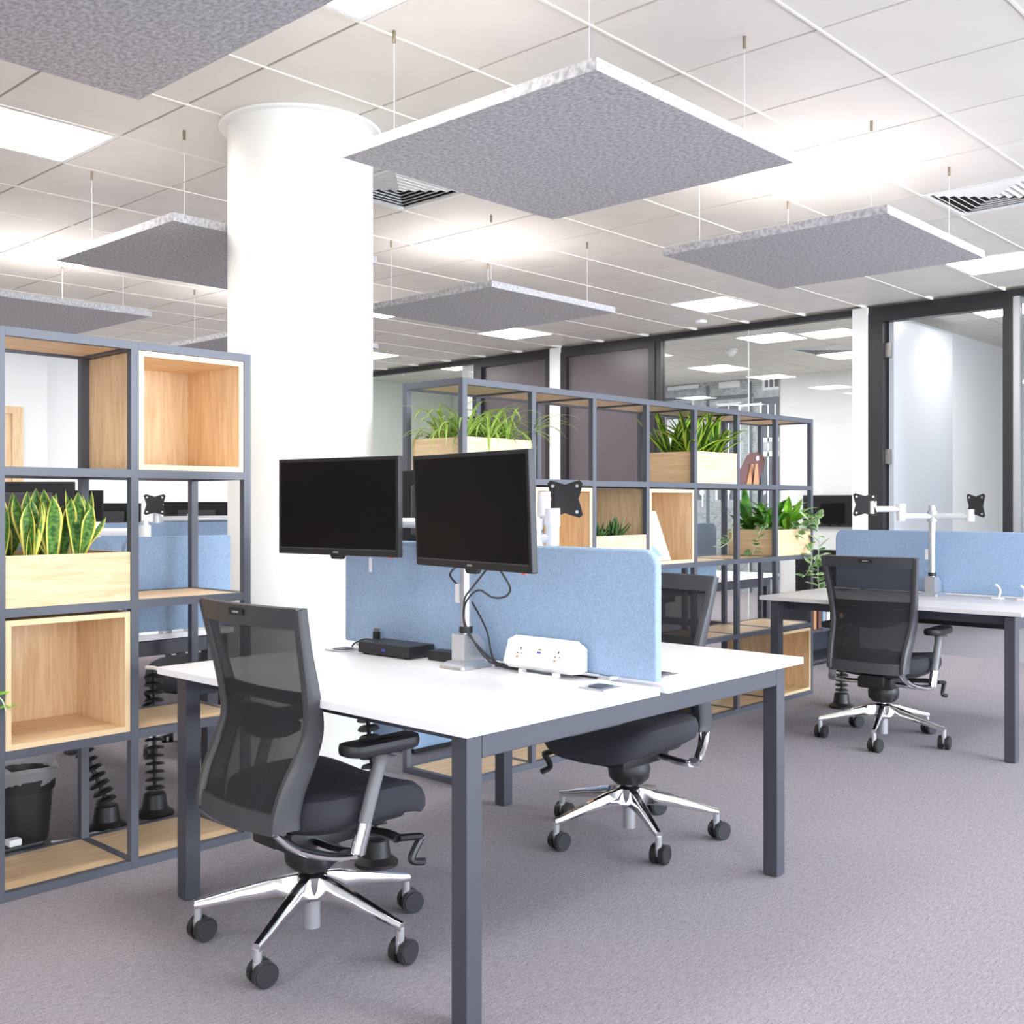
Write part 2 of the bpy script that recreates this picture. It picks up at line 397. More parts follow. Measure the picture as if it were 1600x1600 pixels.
obj('door_stop', MB().box(PX+.052, PX+.1, 4.122, 4.20, 0, CEIL-.1), 'black_frame', d3)
for z in (.35, 1.6, 2.55): obj('hinge', MB().box(PX-.01, PX+.055, 4.09, 4.134, z, z+.13, .004), 'steel', d3)

# ---- rooms behind the partition
struct('wall_back', MB().box(13.4, 13.55, -5, 12, 0, CEIL), 'wall_white')
struct('wall_divider', MB().box(PX+.08, 13.4, 4.26, 4.36, 0, CEIL-.001), 'wall_white')
struct('wall_divider_rear', MB().box(PX+.08, 13.4, 9.5, 9.6, 0, CEIL-.001), 'wall_white')
struct('wall_end', MB().box(PX+.08, 11.39, 11.85, 11.95, 0, CEIL-.001), 'wall_green')
struct('wall_light_block', MB().box(PX+.08, 13.4, .3, .4, 0, CEIL-.001), 'wall_white')  # unseen wall added to keep daylight out of the room behind the open door
struct('wall_inner', MB().box(11.4, 11.5, 9.6, 12, 0, CEIL-.001), 'wall_green')
rt2 = MB()
for i in range(7):
    for j in range(-6, 16):
        x0, y0 = PX+.05+.6*i, GY0+.6*j
        if x0 > 13.1: continue
        if (i, j) in ((1, 5), (4, 8), (1, 10), (3, 10), (1, 8), (4, 5), (1, 1), (1, 4), (3, 5), (0, 12)): continue
        if seen_tile((x0-GX0)/.6, j): obj('ceiling_tile', tile_me, 'tile_white', ceiling, loc=(x0+.3, y0+.3, CEIL-.001))

def ceiling_light(x, y, label, zz=CEIL):
    t = thing('ceiling_light', label, 'light', (x, y, zz), 0, 'square ceiling light panels')
    obj('frame', MB().box(-.297, .297, -.297, -.272, -.004, .019).box(-.297, .297, .272, .297, -.004, .019)
        .box(-.297, -.272, -.272, .272, -.004, .019).box(.272, .297, -.272, .272, -.004, .019), 'white_paint', t)
    obj('diffuser', MB().box(-.271, .271, -.271, .271, .002, .012), 'panel_light', t)
LL = {(-2, -4): 'ceiling light out of view beside the nearest felt panel', (3, -4): 'ceiling light out of view right of the large central felt panel', (8, -4): 'ceiling light out of view right of the far glass door',
      (-7, 0): 'added ceiling light out of view left of the nearest felt panel', (-7, 4): 'added ceiling light out of view left of the left shelving', (-2, 8): 'added ceiling light out of view behind the left shelving',
      (3, 8): 'added ceiling light hidden behind the white column', (0, 12): 'added far ceiling light out of view beyond the left shelving', (-3, 12): 'added far ceiling light out of view at the left rear wall',
      (-2, 0): 'square ceiling light at the top edge, beside the nearest hanging felt panel',
      (3, 0): 'square ceiling light at the right corner of the large central felt panel',
      (8, 0): 'square ceiling light at the right picture edge behind the right felt panel',
      (-2, 4): 'large square ceiling light at the left picture edge left of the white column',
      (3, 4): 'square ceiling light just right of the white column, above the middle felt panel',
      (8, 4): 'square ceiling light over the partition, under the right felt panel',
      (0, 8): 'square ceiling light partly behind the felt panel left of the white column',
      (5, 8): 'ceiling light beside the column, crossed by the left corner of the middle felt panel',
      (8, 8): 'ceiling light touching the lower edge of the middle felt panel',
      (8, 12): 'distant ceiling light just right of the column, above the far glazing',
      (5, 12): 'distant ceiling light left of the column, above the left shelving unit'}
for (i, j) in LIGHTS: ceiling_light(GX0+.6*i+.3, GY0+.6*j+.3, LL[(i, j)])
for i, j, lb in ((1, 5, 'bright ceiling light inside the glazed meeting room near the white post'), (4, 8, 'ceiling light in the meeting room in front of the building mural'), (1, 8, 'added ceiling light in the meeting room just behind the second dark door'), (1, 10, 'added meeting room ceiling light hidden behind the white post between the dark doors'), (3, 10, 'added meeting room ceiling light hidden by the second dark door, before the mural'), (4, 5, 'added ceiling light at the back of the meeting room right of the mural'), (1, 1, 'ceiling light in the room behind the open door'), (0, 12, 'far ceiling light behind the glass left of the first dark door')):  # some of these are added only to brighten the meeting room and mural
    ceiling_light(PX+.05+.6*i+.3, GY0+.6*j+.3, lb)
def vent(x, y, label, z=CEIL):
    t = thing('ceiling_vent', label, 'vent', (x, y, z), 0, 'ceiling air vents')
    obj('backing', MB().box(-.28, .28, -.28, .28, .012, .018), 'vent_dark', t)
    fr = MB()
    for a in (-1, 1):
        fr.box(-.297, .297, a*.285-.012, a*.285+.012, -.004, .019); fr.box(a*.285-.012, a*.285+.012, -.273, .273, -.004, .019)
    obj('frame', fr, 'white_paint', t)
    for k in range(6):                              # square louvre rings, each blade sloping
        h = .262-.042*k; rg = MB()
        o, i2 = h, h-.03
        v = [(-o,-o,.012),(o,-o,.012),(o,o,.012),(-o,o,.012),(-i2,-i2,-.008),(i2,-i2,-.008),(i2,i2,-.008),(-i2,i2,-.008),
             (-i2,-i2,-.005),(i2,-i2,-.005),(i2,i2,-.005),(-i2,i2,-.005),(-o,-o,.015),(o,-o,.015),(o,o,.015),(-o,o,.015)]
        f = []
        for a, b in ((0, 4), (4, 8), (8, 12), (12, 0)):
            for q in range(4): f.append((a+q, a+(q+1) % 4, b+(q+1) % 4, b+q))
        rg.add(v, f); obj('louvre', rg, 'white_paint', t)
vent(GX0+3.3, GY0-.3, 'square slatted air vent in the ceiling at the right picture edge')
vent(GX0+.9, GY0+2.1, 'square slatted air vent in the ceiling right beside the white column')
vent(PX+.05+.9, GY0+2.7, 'ceiling air vent inside the meeting room behind the glass')
vent(PX+.05+2.1, GY0+3.3, 'ceiling air vent deeper in the meeting room near the mural', CEIL)
sd = thing('smoke_detector', 'round white smoke detector on the meeting room ceiling', 'detector', (10.7, 6.55, CEIL))
obj('base', MB().lathe([(.0, -.001), (.075, -.001), (.075, -.03), (.0, -.03)], n=24), 'white_plastic', sd, True)
obj('sensor_head', MB().lathe([(.06, -.03), (.06, -.05), (.03, -.085), (.0, -.09)], n=24), 'white_plastic', sd, True)
sd2 = thing('smoke_detector', 'flat white sensor on the office ceiling beside the partition top', 'detector', (8.85, 5.75, CEIL-.001))
obj('base', MB().lathe([(.0, 0), (.06, 0), (.055, -.025), (.0, -.03)], n=24), 'white_plastic', sd2, True)

# mural of a brick town house on the meeting room's back wall (a flat print)
mu = thing('wall_mural', 'grey photo mural of a brick house front with bay windows', 'mural', (13.39, 7.43, 0))
def flat(name, rects, m, x, parent=mu):
    b = MB()
    for y0, y1, z0, z1 in rects: b.box(x, x+.002, y0, y1, z0, z1)
    return obj(name, b, m, parent)
flat('print_ground', [(0, 2.05, 0, CEIL-.002)], 'mural_brick', -.002)
flat('bay_print', [(.0, .36, 0, 2.86), (.56, 1.06, 1.2, 2.72), (1.22, 2.0, 0, 2.90)], 'mural_mid', -.0045)
flat('window_glass_print', [(.0, .27, 2.15, 2.66), (.0, .26, 1.0, 1.9), (.64, .98, 1.3, 2.64), (1.42, 1.9, 1.3, 2.72), (.02, .22, 2.86, 2.98), (1.25, 1.36, 1.3, 2.62), (.0, .25, .2, .8)], 'mural_dark', -.007)
flat('window_bar_print', [(.27, .30, 1.0, 2.66), (.16, .18, 1.2, 2.62), (.05, .07, 1.2, 2.62), (0, .3, 2.1, 2.16), (0, .3, 1.9, 1.97), (.6, .64, 1.3, 2.66), (.98, 1.02, 1.3, 2.66), (.6, 1.02, 2.64, 2.68), (.79, .81, 1.3, 2.64), (1.38, 1.42, 1.2, 2.76), (1.88, 1.91, 1.2, 2.76), (1.22, 1.25, 1.2, 2.66), (1.5, 1.86, 1.6, 2.5), (.0, .26, 2.82, 2.86), (.07, .09, 2.86, 2.99), (.15, .17, 2.86, 2.99), (.22, .26, 2.86, 2.99), (.62, .96, 2.9, 2.985), (1.3, 1.85, 2.93, 2.985)], 'mural_white', -.0095)
flat('cornice_print', [(.0, .4, 2.66, 2.72), (.4, 1.2, 2.74, 2.79), (1.22, 1.95, 2.78, 2.82), (.0, .36, .86, .93)], 'mural_dark', -.012)
flat('drainpipe_print', [(.42, .47, 0, 2.95), (1.12, 1.17, 0, 2.95)], 'mural_dark', -.0145)

tv = thing('wall_screen', 'black wide screen low in the meeting room right of the shelving', 'screen', (13.36, 6.64, .94))
obj('panel', MB().box(0, .035, -.62, .42, 0, .42, .006), 'screen', tv)
obj('bezel', MB().box(-.004, .0, -.62, .42, 0, .02).box(-.004, .0, -.62, .42, .40, .42).box(-.004, .0, -.62, -.6, .02, .4).box(-.004, .0, .4, .42, .02, .4), 'bezel', tv)

# ------------------------------------------------------------------ hanging felt panels
def baffle(x0, y0, label):
    t = thing('acoustic_panel', label, 'ceiling panel', (x0+.6, y0+.6, 2.53), 0, 'square grey felt panels hung under the ceiling')
    obj('felt_board', MB().box(-.6, .6, -.6, .6, 0, .04, .003), 'felt', t)
    for a in (-1, 1):
        for b in (-1, 1):
            q = .465; w = obj('hanging_wire', MB().cyl((a*q, b*q, .04), (a*q, b*q, CEIL-2.53-.04), .0011, n=6), 'alu_white', t)
            obj('wire_gripper', MB().cyl((a*q, b*q, CEIL-2.53-.045), (a*q, b*q, CEIL-2.53-.0), .007, n=10), 'gripper', w, True)
            obj('wire_foot', MB().cyl((a*q, b*q, .04), (a*q, b*q, .055), .006, n=10), 'steel', w, True)
baffle(2.515, 1.998, 'large square grey felt panel hung right of the column, over the near desk')
baffle(4.635, 2.042, 'grey felt panel hung over the right-hand desk in front of the open door')
baffle(4.61, 4.45, 'grey felt panel hung right of the column above the plant shelving')
baffle(2.548, 4.47, 'grey felt panel hung left of the column and half hidden by it')
baffle(.515, 2.016, 'nearest grey felt panel, cut by the upper left picture corner')
baffle(2.555, 6.875, 'grey felt panel just above the left shelving unit at the picture edge')
baffle(4.6, 6.9, 'far grey felt panel of which a sliver shows left of the column')

# ------------------------------------------------------------------ shelving units
def shelf_unit(label, x0, n, pitch, y0, y1, boards):
    t = thing('shelving_unit', label, 'shelving', (x0, y0, 0)); D = y1-y0; P = .028; Lv = [0, .442, .888, 1.334, 1.772]
    W = n*pitch
    pm = MB().box(-P/2, P/2, 0, P, 0, 1.8).mesh('post')
    for k in range(n+1):
        obj('post', pm, 'metal_grey', t, loc=(k*pitch, 0, 0)); obj('post', pm, 'metal_grey', t, loc=(k*pitch, D-P, 0))
    rm = MB().box(P/2+.0005, pitch-P/2-.0005, 0, P, 0, P).mesh('rail')
    cm = MB().box(-P/2, P/2, P+.0005, D-P-.0005, 0, P).mesh('cross_rail')
    for z in Lv:
        for k in range(n):
            obj('rail', rm, 'metal_grey', t, loc=(k*pitch, 0, z)); obj('rail', rm, 'metal_grey', t, loc=(k*pitch, D-P, z))
        for k in range(n+1): obj('cross_rail', cm, 'metal_grey', t, loc=(k*pitch, 0, z))
    bmz = MB().box(P/2+.001, pitch-P/2-.001, P+.001, D-P-.001, 0, .018).mesh('shelf_board')
    for lv, k in boards: obj('shelf_board', bmz, 'oak_x', t, loc=(k*pitch, 0, Lv[lv]+.008))
    return t
LSX, LSP, LSY = .934, .4465, 3.456
shelf_unit('dark metal shelving unit with oak boards left of the white column', LSX, 3, LSP, LSY, 3.85, [(l, k) for l in (0, 1, 2, 3, 4) for k in range(3)])
RSX, RSP, RSY = 3.341, .4564, 3.389
rs_boards = [(4, k) for k in range(7)]+[(0, k) for k in range(7)]+[(2, k) for k in range(7)]+[(1, k) for k in range(7)]+[(3, k) for k in range(7)]
shelf_unit('long dark metal plant shelving behind the near desk', RSX, 7, RSP, RSY, 3.785, rs_boards)

def cube_box(label, x0, z0, y0, w, h=.408, d=.37):
    """open-fronted oak box lying in one bay"""
    t = thing('oak_cube', label, 'box', (x0, y0, z0), 0, 'open oak boxes in the shelving'); T = .018
    obj('bottom_panel', MB().box(0, w, .004, d, 0, T), 'oak_x', t); obj('top_panel', MB().box(0, w, .004, d, h-T, h), 'oak_x', t)
    sm = MB().box(0, T, .004, d, T, h-T).mesh('side_panel')
    obj('side_panel', sm, 'oak', t); obj('side_panel', sm, 'oak', t, loc=(w-T, 0, 0))
    obj('back_panel', MB().box(T, w-T, d-.012, d-.0005, T, h-T), 'oak', t)
    obj('edge_band', MB().box(0, w, 0, .0035, 0, T).box(0, w, 0, .0035, h-T, h).box(0, T, 0, .0035, T, h-T).box(w-T, w, 0, .0035, T, h-T), 'oak_edge', t)
ZL = lambda lv: [0, .442, .888, 1.334, 1.772][lv]+.0285
wl = LSP-.032; wr = RSP-.032
cube_box('open oak box in the top right bay of the left shelving', LSX+2*LSP+.016, ZL(3), LSY+.002, wl)
cube_box('open oak box under the snake plant planter in the left shelving', LSX+LSP+.016, ZL(1), LSY+.002, wl)
cube_box('open oak box behind the empty black monitor bracket', RSX+RSP+.016, ZL(2), RSY+.002, wr)
cube_box('open oak box holding a leaning white picture', RSX+3*RSP+.016, ZL(2), RSY+.002, wr)
cube_box('open oak box on the bottom shelf at the right end of the plant shelving', RSX+6*RSP+.016, ZL(0), RSY+.002, wr)

# ---- plants
def leaf(mb, base, az, lean, bend, L, W, n=9, fold=.25, shape='strap', twist=0):
    """one leaf: rises from base leaning by `lean`, curving by `bend` radians along its length"""
    ca, sa = math.cos(az), math.sin(az); p = Vector(base); v = []; uv = []; f = []
    for i in range(n+1):
        t = i/n; th = lean+bend*t*t
        d = Vector((math.sin(th)*ca, math.sin(th)*sa, math.cos(th)))
        if i: p = p+d*(L/n)
        if shape == 'strap': w = W*min(1, .55+t*2)*(1-t**4)
        elif shape == 'sword': w = W*(.55+.9*t-.2*t*t)*(1-max(0, (t-.55)/.45)**2.0)
        else: w = W*math.sin(math.pi*min(1, .06+t*.94))**.8
        w = max(w, W*.02)
        sd = Vector((-sa, ca, 0)); nm = d.cross(sd)
        tw = twist*t; sdt = sd*math.cos(tw)+nm*math.sin(tw); nmt = nm*math.cos(tw)-sd*math.sin(tw)
        for u in (-.5, -.25, 0, .25, .5):
            v.append(p+sdt*(w*u*1.0)+nmt*(-fold*w*abs(u)*1.2)); uv.append((u+.5, t))
    for i in range(n):
        for k in range(4): f.append((i*5+k, i*5+k+1, i*5+k+6, i*5+k+5))
    mb.add(v, f, uv); return mb
def planter(label, x0, z0, y0, w, plant_word, h=.165, d=.36):
    t = thing('planter', label, 'planter', (x0, y0, z0), 0, 'oak trough planters'); T = .015
    fm = MB().box(0, w, 0, T, 0, h).mesh('front_panel')
    obj('front_panel', fm, 'oak_x', t); obj('front_panel', fm, 'oak_x', t, loc=(0, d-T, 0))
    sm = MB().box(0, T, T+.0003, d-T-.0003, 0, h).mesh('end_panel')
    obj('end_panel', sm, 'oak_y', t); obj('end_panel', sm, 'oak_y', t, loc=(w-T, 0, 0))
    obj('soil', MB().box(T, w-T, T, d-T, 0.002, h-.02), 'soil', t)
    return t
def plant(parent, name, loc, leaves, m):
    """a plant is a crown mesh at its base with every leaf a child of its own"""
    o = obj(name, MB().lathe([(.012, -.01), (.014, .0), (.008, .012)], n=8), 'leaf_green', parent, True, loc=loc)
    for kw in leaves:
        mb = leaf(MB(), (0, 0, 0), **kw); obj('leaf', mb, m, o, True)
    return o
rnd = random.uniform
# snake plants
t = planter('oak planter of yellow-edged snake plants in the left shelving', LSX+LSP+.016, ZL(2), LSY+.002, wl, 'snake')
for (x, y, n) in ((.03, .12, 5), (.10, .06, 6), (.09, .2, 5), (.18, .07, 6), (.2, .2, 6), (.27, .07, 5), (.31, .17, 5), (.14, .13, 4), (.24, .14, 4)):
    plant(t, 'snake_plant', (x, y, .145), [dict(az=rnd(0, 6.28), lean=rnd(.05, .42), bend=rnd(-.2, .35), L=rnd(.12, .24), W=rnd(.04, .056), n=10, fold=.5, shape='sword', twist=rnd(-1.2, 1.2)) for k in range(n)], 'leaf_snake')
# spider plants
t = planter('oak planter of grassy spider plants at the near end of the plant shelving', RSX+.016, ZL(3), RSY+.002, wr, 'spider', .18)
for (x, y) in ((.06, .08), (.2, .07), (.34, .08), (.08, .2), (.22, .21), (.35, .22), (.12, .3), (.3, .3)):
    plant(t, 'spider_plant', (x, y, .16), [dict(az=rnd(0, 6.28), lean=rnd(.15, 1.1), bend=rnd(1.2, 2.9), L=rnd(.16, .36), W=rnd(.009, .016), n=9, fold=.3) for k in range(32)], 'leaf_spider')
plant(t, 'spider_plant', (.4, .05, .165), [dict(az=rnd(-1.3, .2), lean=rnd(.5, .9), bend=rnd(1.3, 1.8), L=rnd(.3, .42), W=.011, n=10, fold=.3) for k in range(7)], 'leaf_spider')
# strap-leaved plants
t = planter('oak planter of striped strap-leaved plants on the top row of the plant shelving', RSX+4*RSP+.016, ZL(3), RSY+.002, wr, 'strap', .18)
for (x, y) in ((.08, .1), (.2, .12), (.33, .1), (.1, .25), (.3, .26)):
    plant(t, 'strap_leaf_plant', (x, y, .16), [dict(az=rnd(0, 6.28), lean=rnd(.1, .95), bend=rnd(.1, 1.2), L=rnd(.2, .37), W=rnd(.036, .054), n=8, fold=.35) for k in range(16)], 'leaf_strap')
# succulents
t = planter('oak planter of small spiky succulents beside the boxed picture', RSX+2*RSP+.016, ZL(2), RSY+.002, wr, 'succulent')
for (x, y) in ((.1, .08), (.14, .16), (.24, .08), (.32, .12), (.2, .22)):
    plant(t, 'succulent', (x, y, .145), [dict(az=rnd(0, 6.28), lean=rnd(.05, 1.1), bend=rnd(-.5, .2), L=rnd(.08, .13), W=.022, n=5, fold=.6) for k in range(16)], 'leaf_succulent')
# leafy plants with trailing vine
t = planter('oak planter of broad-leaved and trailing plants at the right end of the shelving', RSX+6*RSP+.016, ZL(2), RSY+.002, wr, 'trail')
for (x, y, m) in ((.1, .12, 'leaf_green'), (.1, .26, 'leaf_green'), (.25, .2, 'leaf_green'), (.33, .12, 'leaf_bright')):
    plant(t, 'leafy_plant', (x, y, .145), [dict(az=rnd(0, 6.28), lean=rnd(.1, .7), bend=rnd(.3, 1.6), L=rnd(.16, .32), W=rnd(.045, .08), n=8, fold=.3, shape='oval') for k in range(16)], m)
def vine(parent, pts, nl, size, m='leaf_vine'):
    P = crom(pts, 8); o = obj('vine', MB().tube(P, .0022, 6), 'leaf_vine', parent, True)
    for k in range(nl):
        q = P[int((k+.5)/nl*(len(P)-1))]
        mb = leaf(MB(), q, rnd(0, 6.28), rnd(.6, 1.4), rnd(.4, 1.2), size*rnd(.85, 1.4), size*.75, 6, .25, 'oval'); obj('leaf', mb, m, o, True)
vine(t, [(.36, .06, .15), (.42, -.03, .2), (.44, -.05, .1), (.43, -.05, -.05), (.41, -.06, -.16), (.44, -.06, -.26)], 22, 0.075)
vine(t, [(.2, .05, .15), (.2, -.03, .19), (.24, -.04, .12), (.34, -.05, .0), (.3, -.05, -.1), (.22, -.05, -.14)], 19, 0.069)
vine(t, [(.04, .1, .15), (-.03, .1, .18), (-.05, .12, .1), (-.05, .15, .02), (-.09, .18, .0)], 16, 0.062)
vine(t, [(.04, .28, .15), (-.04, .3, .18), (-.06, .3, .1), (-.14, .33, .05)], 11, 0.062)
vine(t, [(.3, .04, .15), (.3, -.04, .2), (.36, -.06, .24), (.44, -.06, .2)], 14, 0.075)
# half-seen plant left of the picture edge
t = planter('oak planter in the bay cut by the left picture edge', LSX+.016, ZL(1), LSY+.002, wl, 'edge')
plant(t, 'broad_leaf_plant', (.34, .04, .145), [dict(az=a, lean=l, bend=b, L=.16, W=.07, n=7, fold=.2, shape='oval') for a, l, b in ((-.4, .3, .3), (1.2, .5, .5), (2.5, .5, .8), (-2, .6, .9), (3.4, .5, .5))], 'leaf_bright')

vine(t, [(.36, .05, .15), (.39, -.012, .185), (.425, -.02, .17), (.44, -.022, .13)], 4, .12, 'leaf_bright')
# ---- picture in the oak box, cut-out card on the top row
t = thing('picture', 'white picture with thin dark border leaning in the oak box', 'picture', (RSX+3*RSP+.038, RSY+.03, ZL(2)+.0215), 0)
f1 = obj('board', MB().box(0, .215, 0, .006, 0, .285), 'paper_white', t, rot=(R(-21), 0, 0))
obj('border', MB().box(.008, .207, -.001, -.0002, .008, .0105).box(.008, .207, -.001, -.0002, .2745, .277).box(.008, .0105, -.001, -.0002, .0105, .2745).box(.2045, .207, -.001, -.0002, .0105, .2745), 'led_blue', f1)
obj('print', MB().prism([(.03, .02), (.15, .02), (.12, .06), (.07, .1), (.03, .13)], 1, -.001, -.0002), 'blue_fabric', f1)
t = thing('card_cutout', 'brown cut-out card figure seen from behind with a propping strut', 'ornament', (RSX+5*RSP+.325, RSY+.095, ZL(3)), R(-30))
t.scale = (.78, .78, .78)
outl = [(-.17, 0), (.06, 0), (.08, .06), (.13, .13), (.16, .20), (.15, .25), (.12, .25), (.09, .275), (.06, .262), (.03, .27), (-.01, .245), (-.03, .22), (-.06, .18), (-.09, .14), (-.12, .12), (-.15, .07)]
b1 = obj('board', MB().prism(outl, 1, 0, .008), 'brown_card', t, rot=(R(-12), 0, R(10)))
obj('strut', MB().prism([(-.07, 0), (-.02, 0), (.035, .17), (.005, .17)], 1, -.006, -.001), 'tan_card', b1)
obj('strut', MB().prism([(.0, .0), (.06, .0), (.03, .17), (.01, .17)], 1, -.004, -.001), 'tan_card', b1, rot=(R(18), 0, 0))
obj('sticker', MB().prism([(.07, .2), (.095, .205), (.1, .235), (.085, .24), (.07, .225)], 1, -.003, -.001), 'paper_white', b1)

# ------------------------------------------------------------------ desks
def bench(label, x0, x1, y0, y1, mid_gap=.05, top='laminate', legs_in=.045, tops=None, frame='frame_grey'):
    """two worktops back to back on one dark steel frame"""
    t = thing('bench_desk', label, 'desk', (x0, y0, 0)); W, D = x1-x0, y1-y0; Z = .73; Tk = .022; S = .052
    tops = tops or [(0, W/2-mid_gap/2), (W/2+mid_gap/2, W)]
    for a, b in tops: obj('worktop', MB().box(a, b, 0, D, Z-Tk, Z, .002), top, t)
    zt = Z-Tk-.008
    for ya in (legs_in, D-legs_in-S):
        for xa in (legs_in, W-legs_in-S): obj('leg', MB().box(xa, xa+S, ya, ya+S, 0.003, zt-.0005, .003), frame, t)
        obj('end_rail', MB().box(legs_in+S+.0005, W-legs_in-S-.0005, ya, ya+S, zt-.06, zt, .003), frame, t)
    for xa in (.16, W/2-.2, W/2+.16, W-.2): obj('beam', MB().box(xa, xa+.04, legs_in+S+.001, D-legs_in-S-.001, zt-.05, zt-.005), frame, t)
    obj('spacer', MB().box(.2, .24, legs_in, legs_in+S, zt, Z-Tk).box(W-.24, W-.2, legs_in, legs_in+S, zt, Z-Tk).box(.2, .24, D-legs_in-S, D-legs_in, zt, Z-Tk).box(W-.24, W-.2, D-legs_in-S, D-legs_in, zt, Z-Tk), 'black', t)
    obj('cable_tray', MB().box(W/2-.12, W/2+.12, .25, D-.25, zt-.13, zt-.127).box(W/2-.12, W/2-.117, .25, D-.25, zt-.127, zt-.06).box(W/2+.117, W/2+.12, .25, D-.25, zt-.127, zt-.06), 'black', t)
    return t
bench('near white bench desk on dark steel legs with two worktops', 1.738, 3.330, 1.758, 3.148, .05, tops=[(0, .762), (.80, 1.592)])
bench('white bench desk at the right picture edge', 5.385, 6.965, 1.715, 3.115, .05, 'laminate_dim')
bench('white bench desk behind the left shelving', 1.25, 2.52, 3.93, 5.35, .05)
bench('white bench desk behind the right end of the plant shelving', 5.0, 7.2, 4.0, 5.4, .05)
bench('far white bench desk seen through the left shelving', 2.4, 4.6, 5.9, 7.9, .05)

def screen_panel(label, p0, p1, z0, z1, th=.03, r=.05, rr=None):
    """fabric divider from p0 to p1 with rounded upper corners and a seam edge"""
    rr = r if rr is None else rr
    p0, p1 = Vector(p0), Vector(p1); L = (p1-p0).length; a = math.atan2(p1.y-p0.y, p1.x-p0.x); H = z1-z0
    out = [(0, 0), (L, 0)]+[(L-rr+rr*math.cos(R(k*15)), H-rr+rr*math.sin(R(k*15))) for k in range(7)]+[(r-r*math.sin(R(k*15)), H-r+r*math.cos(R(k*15))) for k in range(7)]
    t = thing('desk_divider', label, 'desk divider', (p0.x, p0.y, z0), a)
    me = MB().prism(out, 1, -th/2, th/2).mesh('fabric_panel', True)
    o = obj('fabric_panel', me, 'blue_fabric', t)
    md = o.modifiers.new('bevel', 'BEVEL'); md.width = .007; md.segments = 3; md.limit_method = 'ANGLE'
    for q in (.18, L-.18): obj('clamp', MB().box(q-.02, q+.02, -th/2-.004, th/2+.004, -.012, .0), 'alu', t)
    return t
screen_panel('light blue fabric divider standing along the middle of the near desk', (2.519, 1.775), (2.519, 3.17), .742, 1.115)
screen_panel('blue fabric divider on the right-hand desk behind the empty monitor arm', (6.155, 1.60), (6.155, 3.03), .742, 1.09)
screen_panel('blue fabric divider with rounded corner at the desk end behind the left shelving', (2.035, 3.945), (2.505, 3.945), .742, 1.115, rr=.004)
screen_panel('blue fabric divider half hidden behind the snake plants', (1.27, 3.945), (1.995, 3.945), .742, 1.115)
screen_panel('blue fabric divider on the far desk beyond the left shelving', (2.95, 6.5), (4.5, 6.5), .742, 1.125)
screen_panel('blue fabric divider on the desk behind the plant shelving', (5.02, 4.02), (6.36, 4.02), .742, 1.115)
t = thing('modesty_panel', 'pale grey panel hanging under the right-hand desk', 'panel', (6.302, 1.9, .37))
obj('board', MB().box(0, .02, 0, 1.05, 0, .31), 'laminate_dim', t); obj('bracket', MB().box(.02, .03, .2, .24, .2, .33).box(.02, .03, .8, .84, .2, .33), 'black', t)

# grommets
def grommet(x, y, label):
    t = thing('cable_port', label, 'cable port', (x, y, .7305), 0, 'square cable ports in the desktops')
    obj('plate', MB().box(-.045, .045, -.045, .045, 0, .004, .001), 'alu', t)
    obj('flap', MB().prism(rrect(.06, .055, .012), 2, .0042, .0065), 'frame_grey', t, True)
grommet(2.385, 3.03, 'square metal cable port at the far left end of the near desk')
grommet(2.382, 1.875, 'square metal cable port in front of the divider beside the white power block')
grommet(2.685, 1.89, 'square metal cable port on the far worktop, right of the divider end')
grommet(6.05, 2.93, 'square metal cable port on the left end of the right-hand desk')

# ------------------------------------------------------------------ monitors and arms
def monitor(label, loc, rz, tilt=0, W=.56, H=.33, foot=False):
    """screen faces local -x; origin at the middle of the lower edge"""
    t = thing('monitor', label, 'monitor', loc, rz)
    sh = obj('housing', MB().box(0, .022, -W/2, W/2, 0, H, .003), 'bezel', t, rot=(0, tilt, 0))
    obj('display', MB().box(-.0012, -.0002, -W/2+.012, W/2-.012, .024, H-.012), 'screen', sh)
    obj('trim_strip', MB().box(-.0016, -.0002, -W/2+.01, W/2-.01, .02, .0235), 'plastic_grey', sh)
    bk = obj('back_shell', MB().box(.0222, .05, -W/2+.11, W/2-.11, .07, H-.06, .01), 'monitor_back', t, rot=(0, tilt, 0))
    obj('sensor_bump', MB().prism([(-.03, .0), (-.022, -.013), (.022, -.013), (.03, .0)], 0, .002, .018), 'bezel', t, rot=(0, tilt, 0))
    obj('maker_mark', MB().box(-.0022, -.001, -.012, .012, .008, .013), 'pale_mark', t, rot=(0, tilt, 0))
    if foot:
        h = loc[2]-.7305; obj('neck', MB().box(.03, .05, -.03, .03, -h+.012, .08), 'black', t); obj('foot', MB().box(-.05, .13, -.11, .11, -h, -h+.012, .003), 'black', t)
    obj('power_light', MB().box(.001, .006, -W/2+.03, -W/2+.045, -.003, .0), 'led_red', t)
    return t
monitor('wide black monitor on the left of the pair on the near desk', (2.272, 2.925, 1.071), R(7.5))
monitor('black monitor on the right of the pair, in front of the divider', (2.162, 2.172, 1.06), R(-9.4), R(-2.5))
monitor('monitor seen from behind in the gap between the two near screens', (2.92, 3.05, 1.05), R(180))

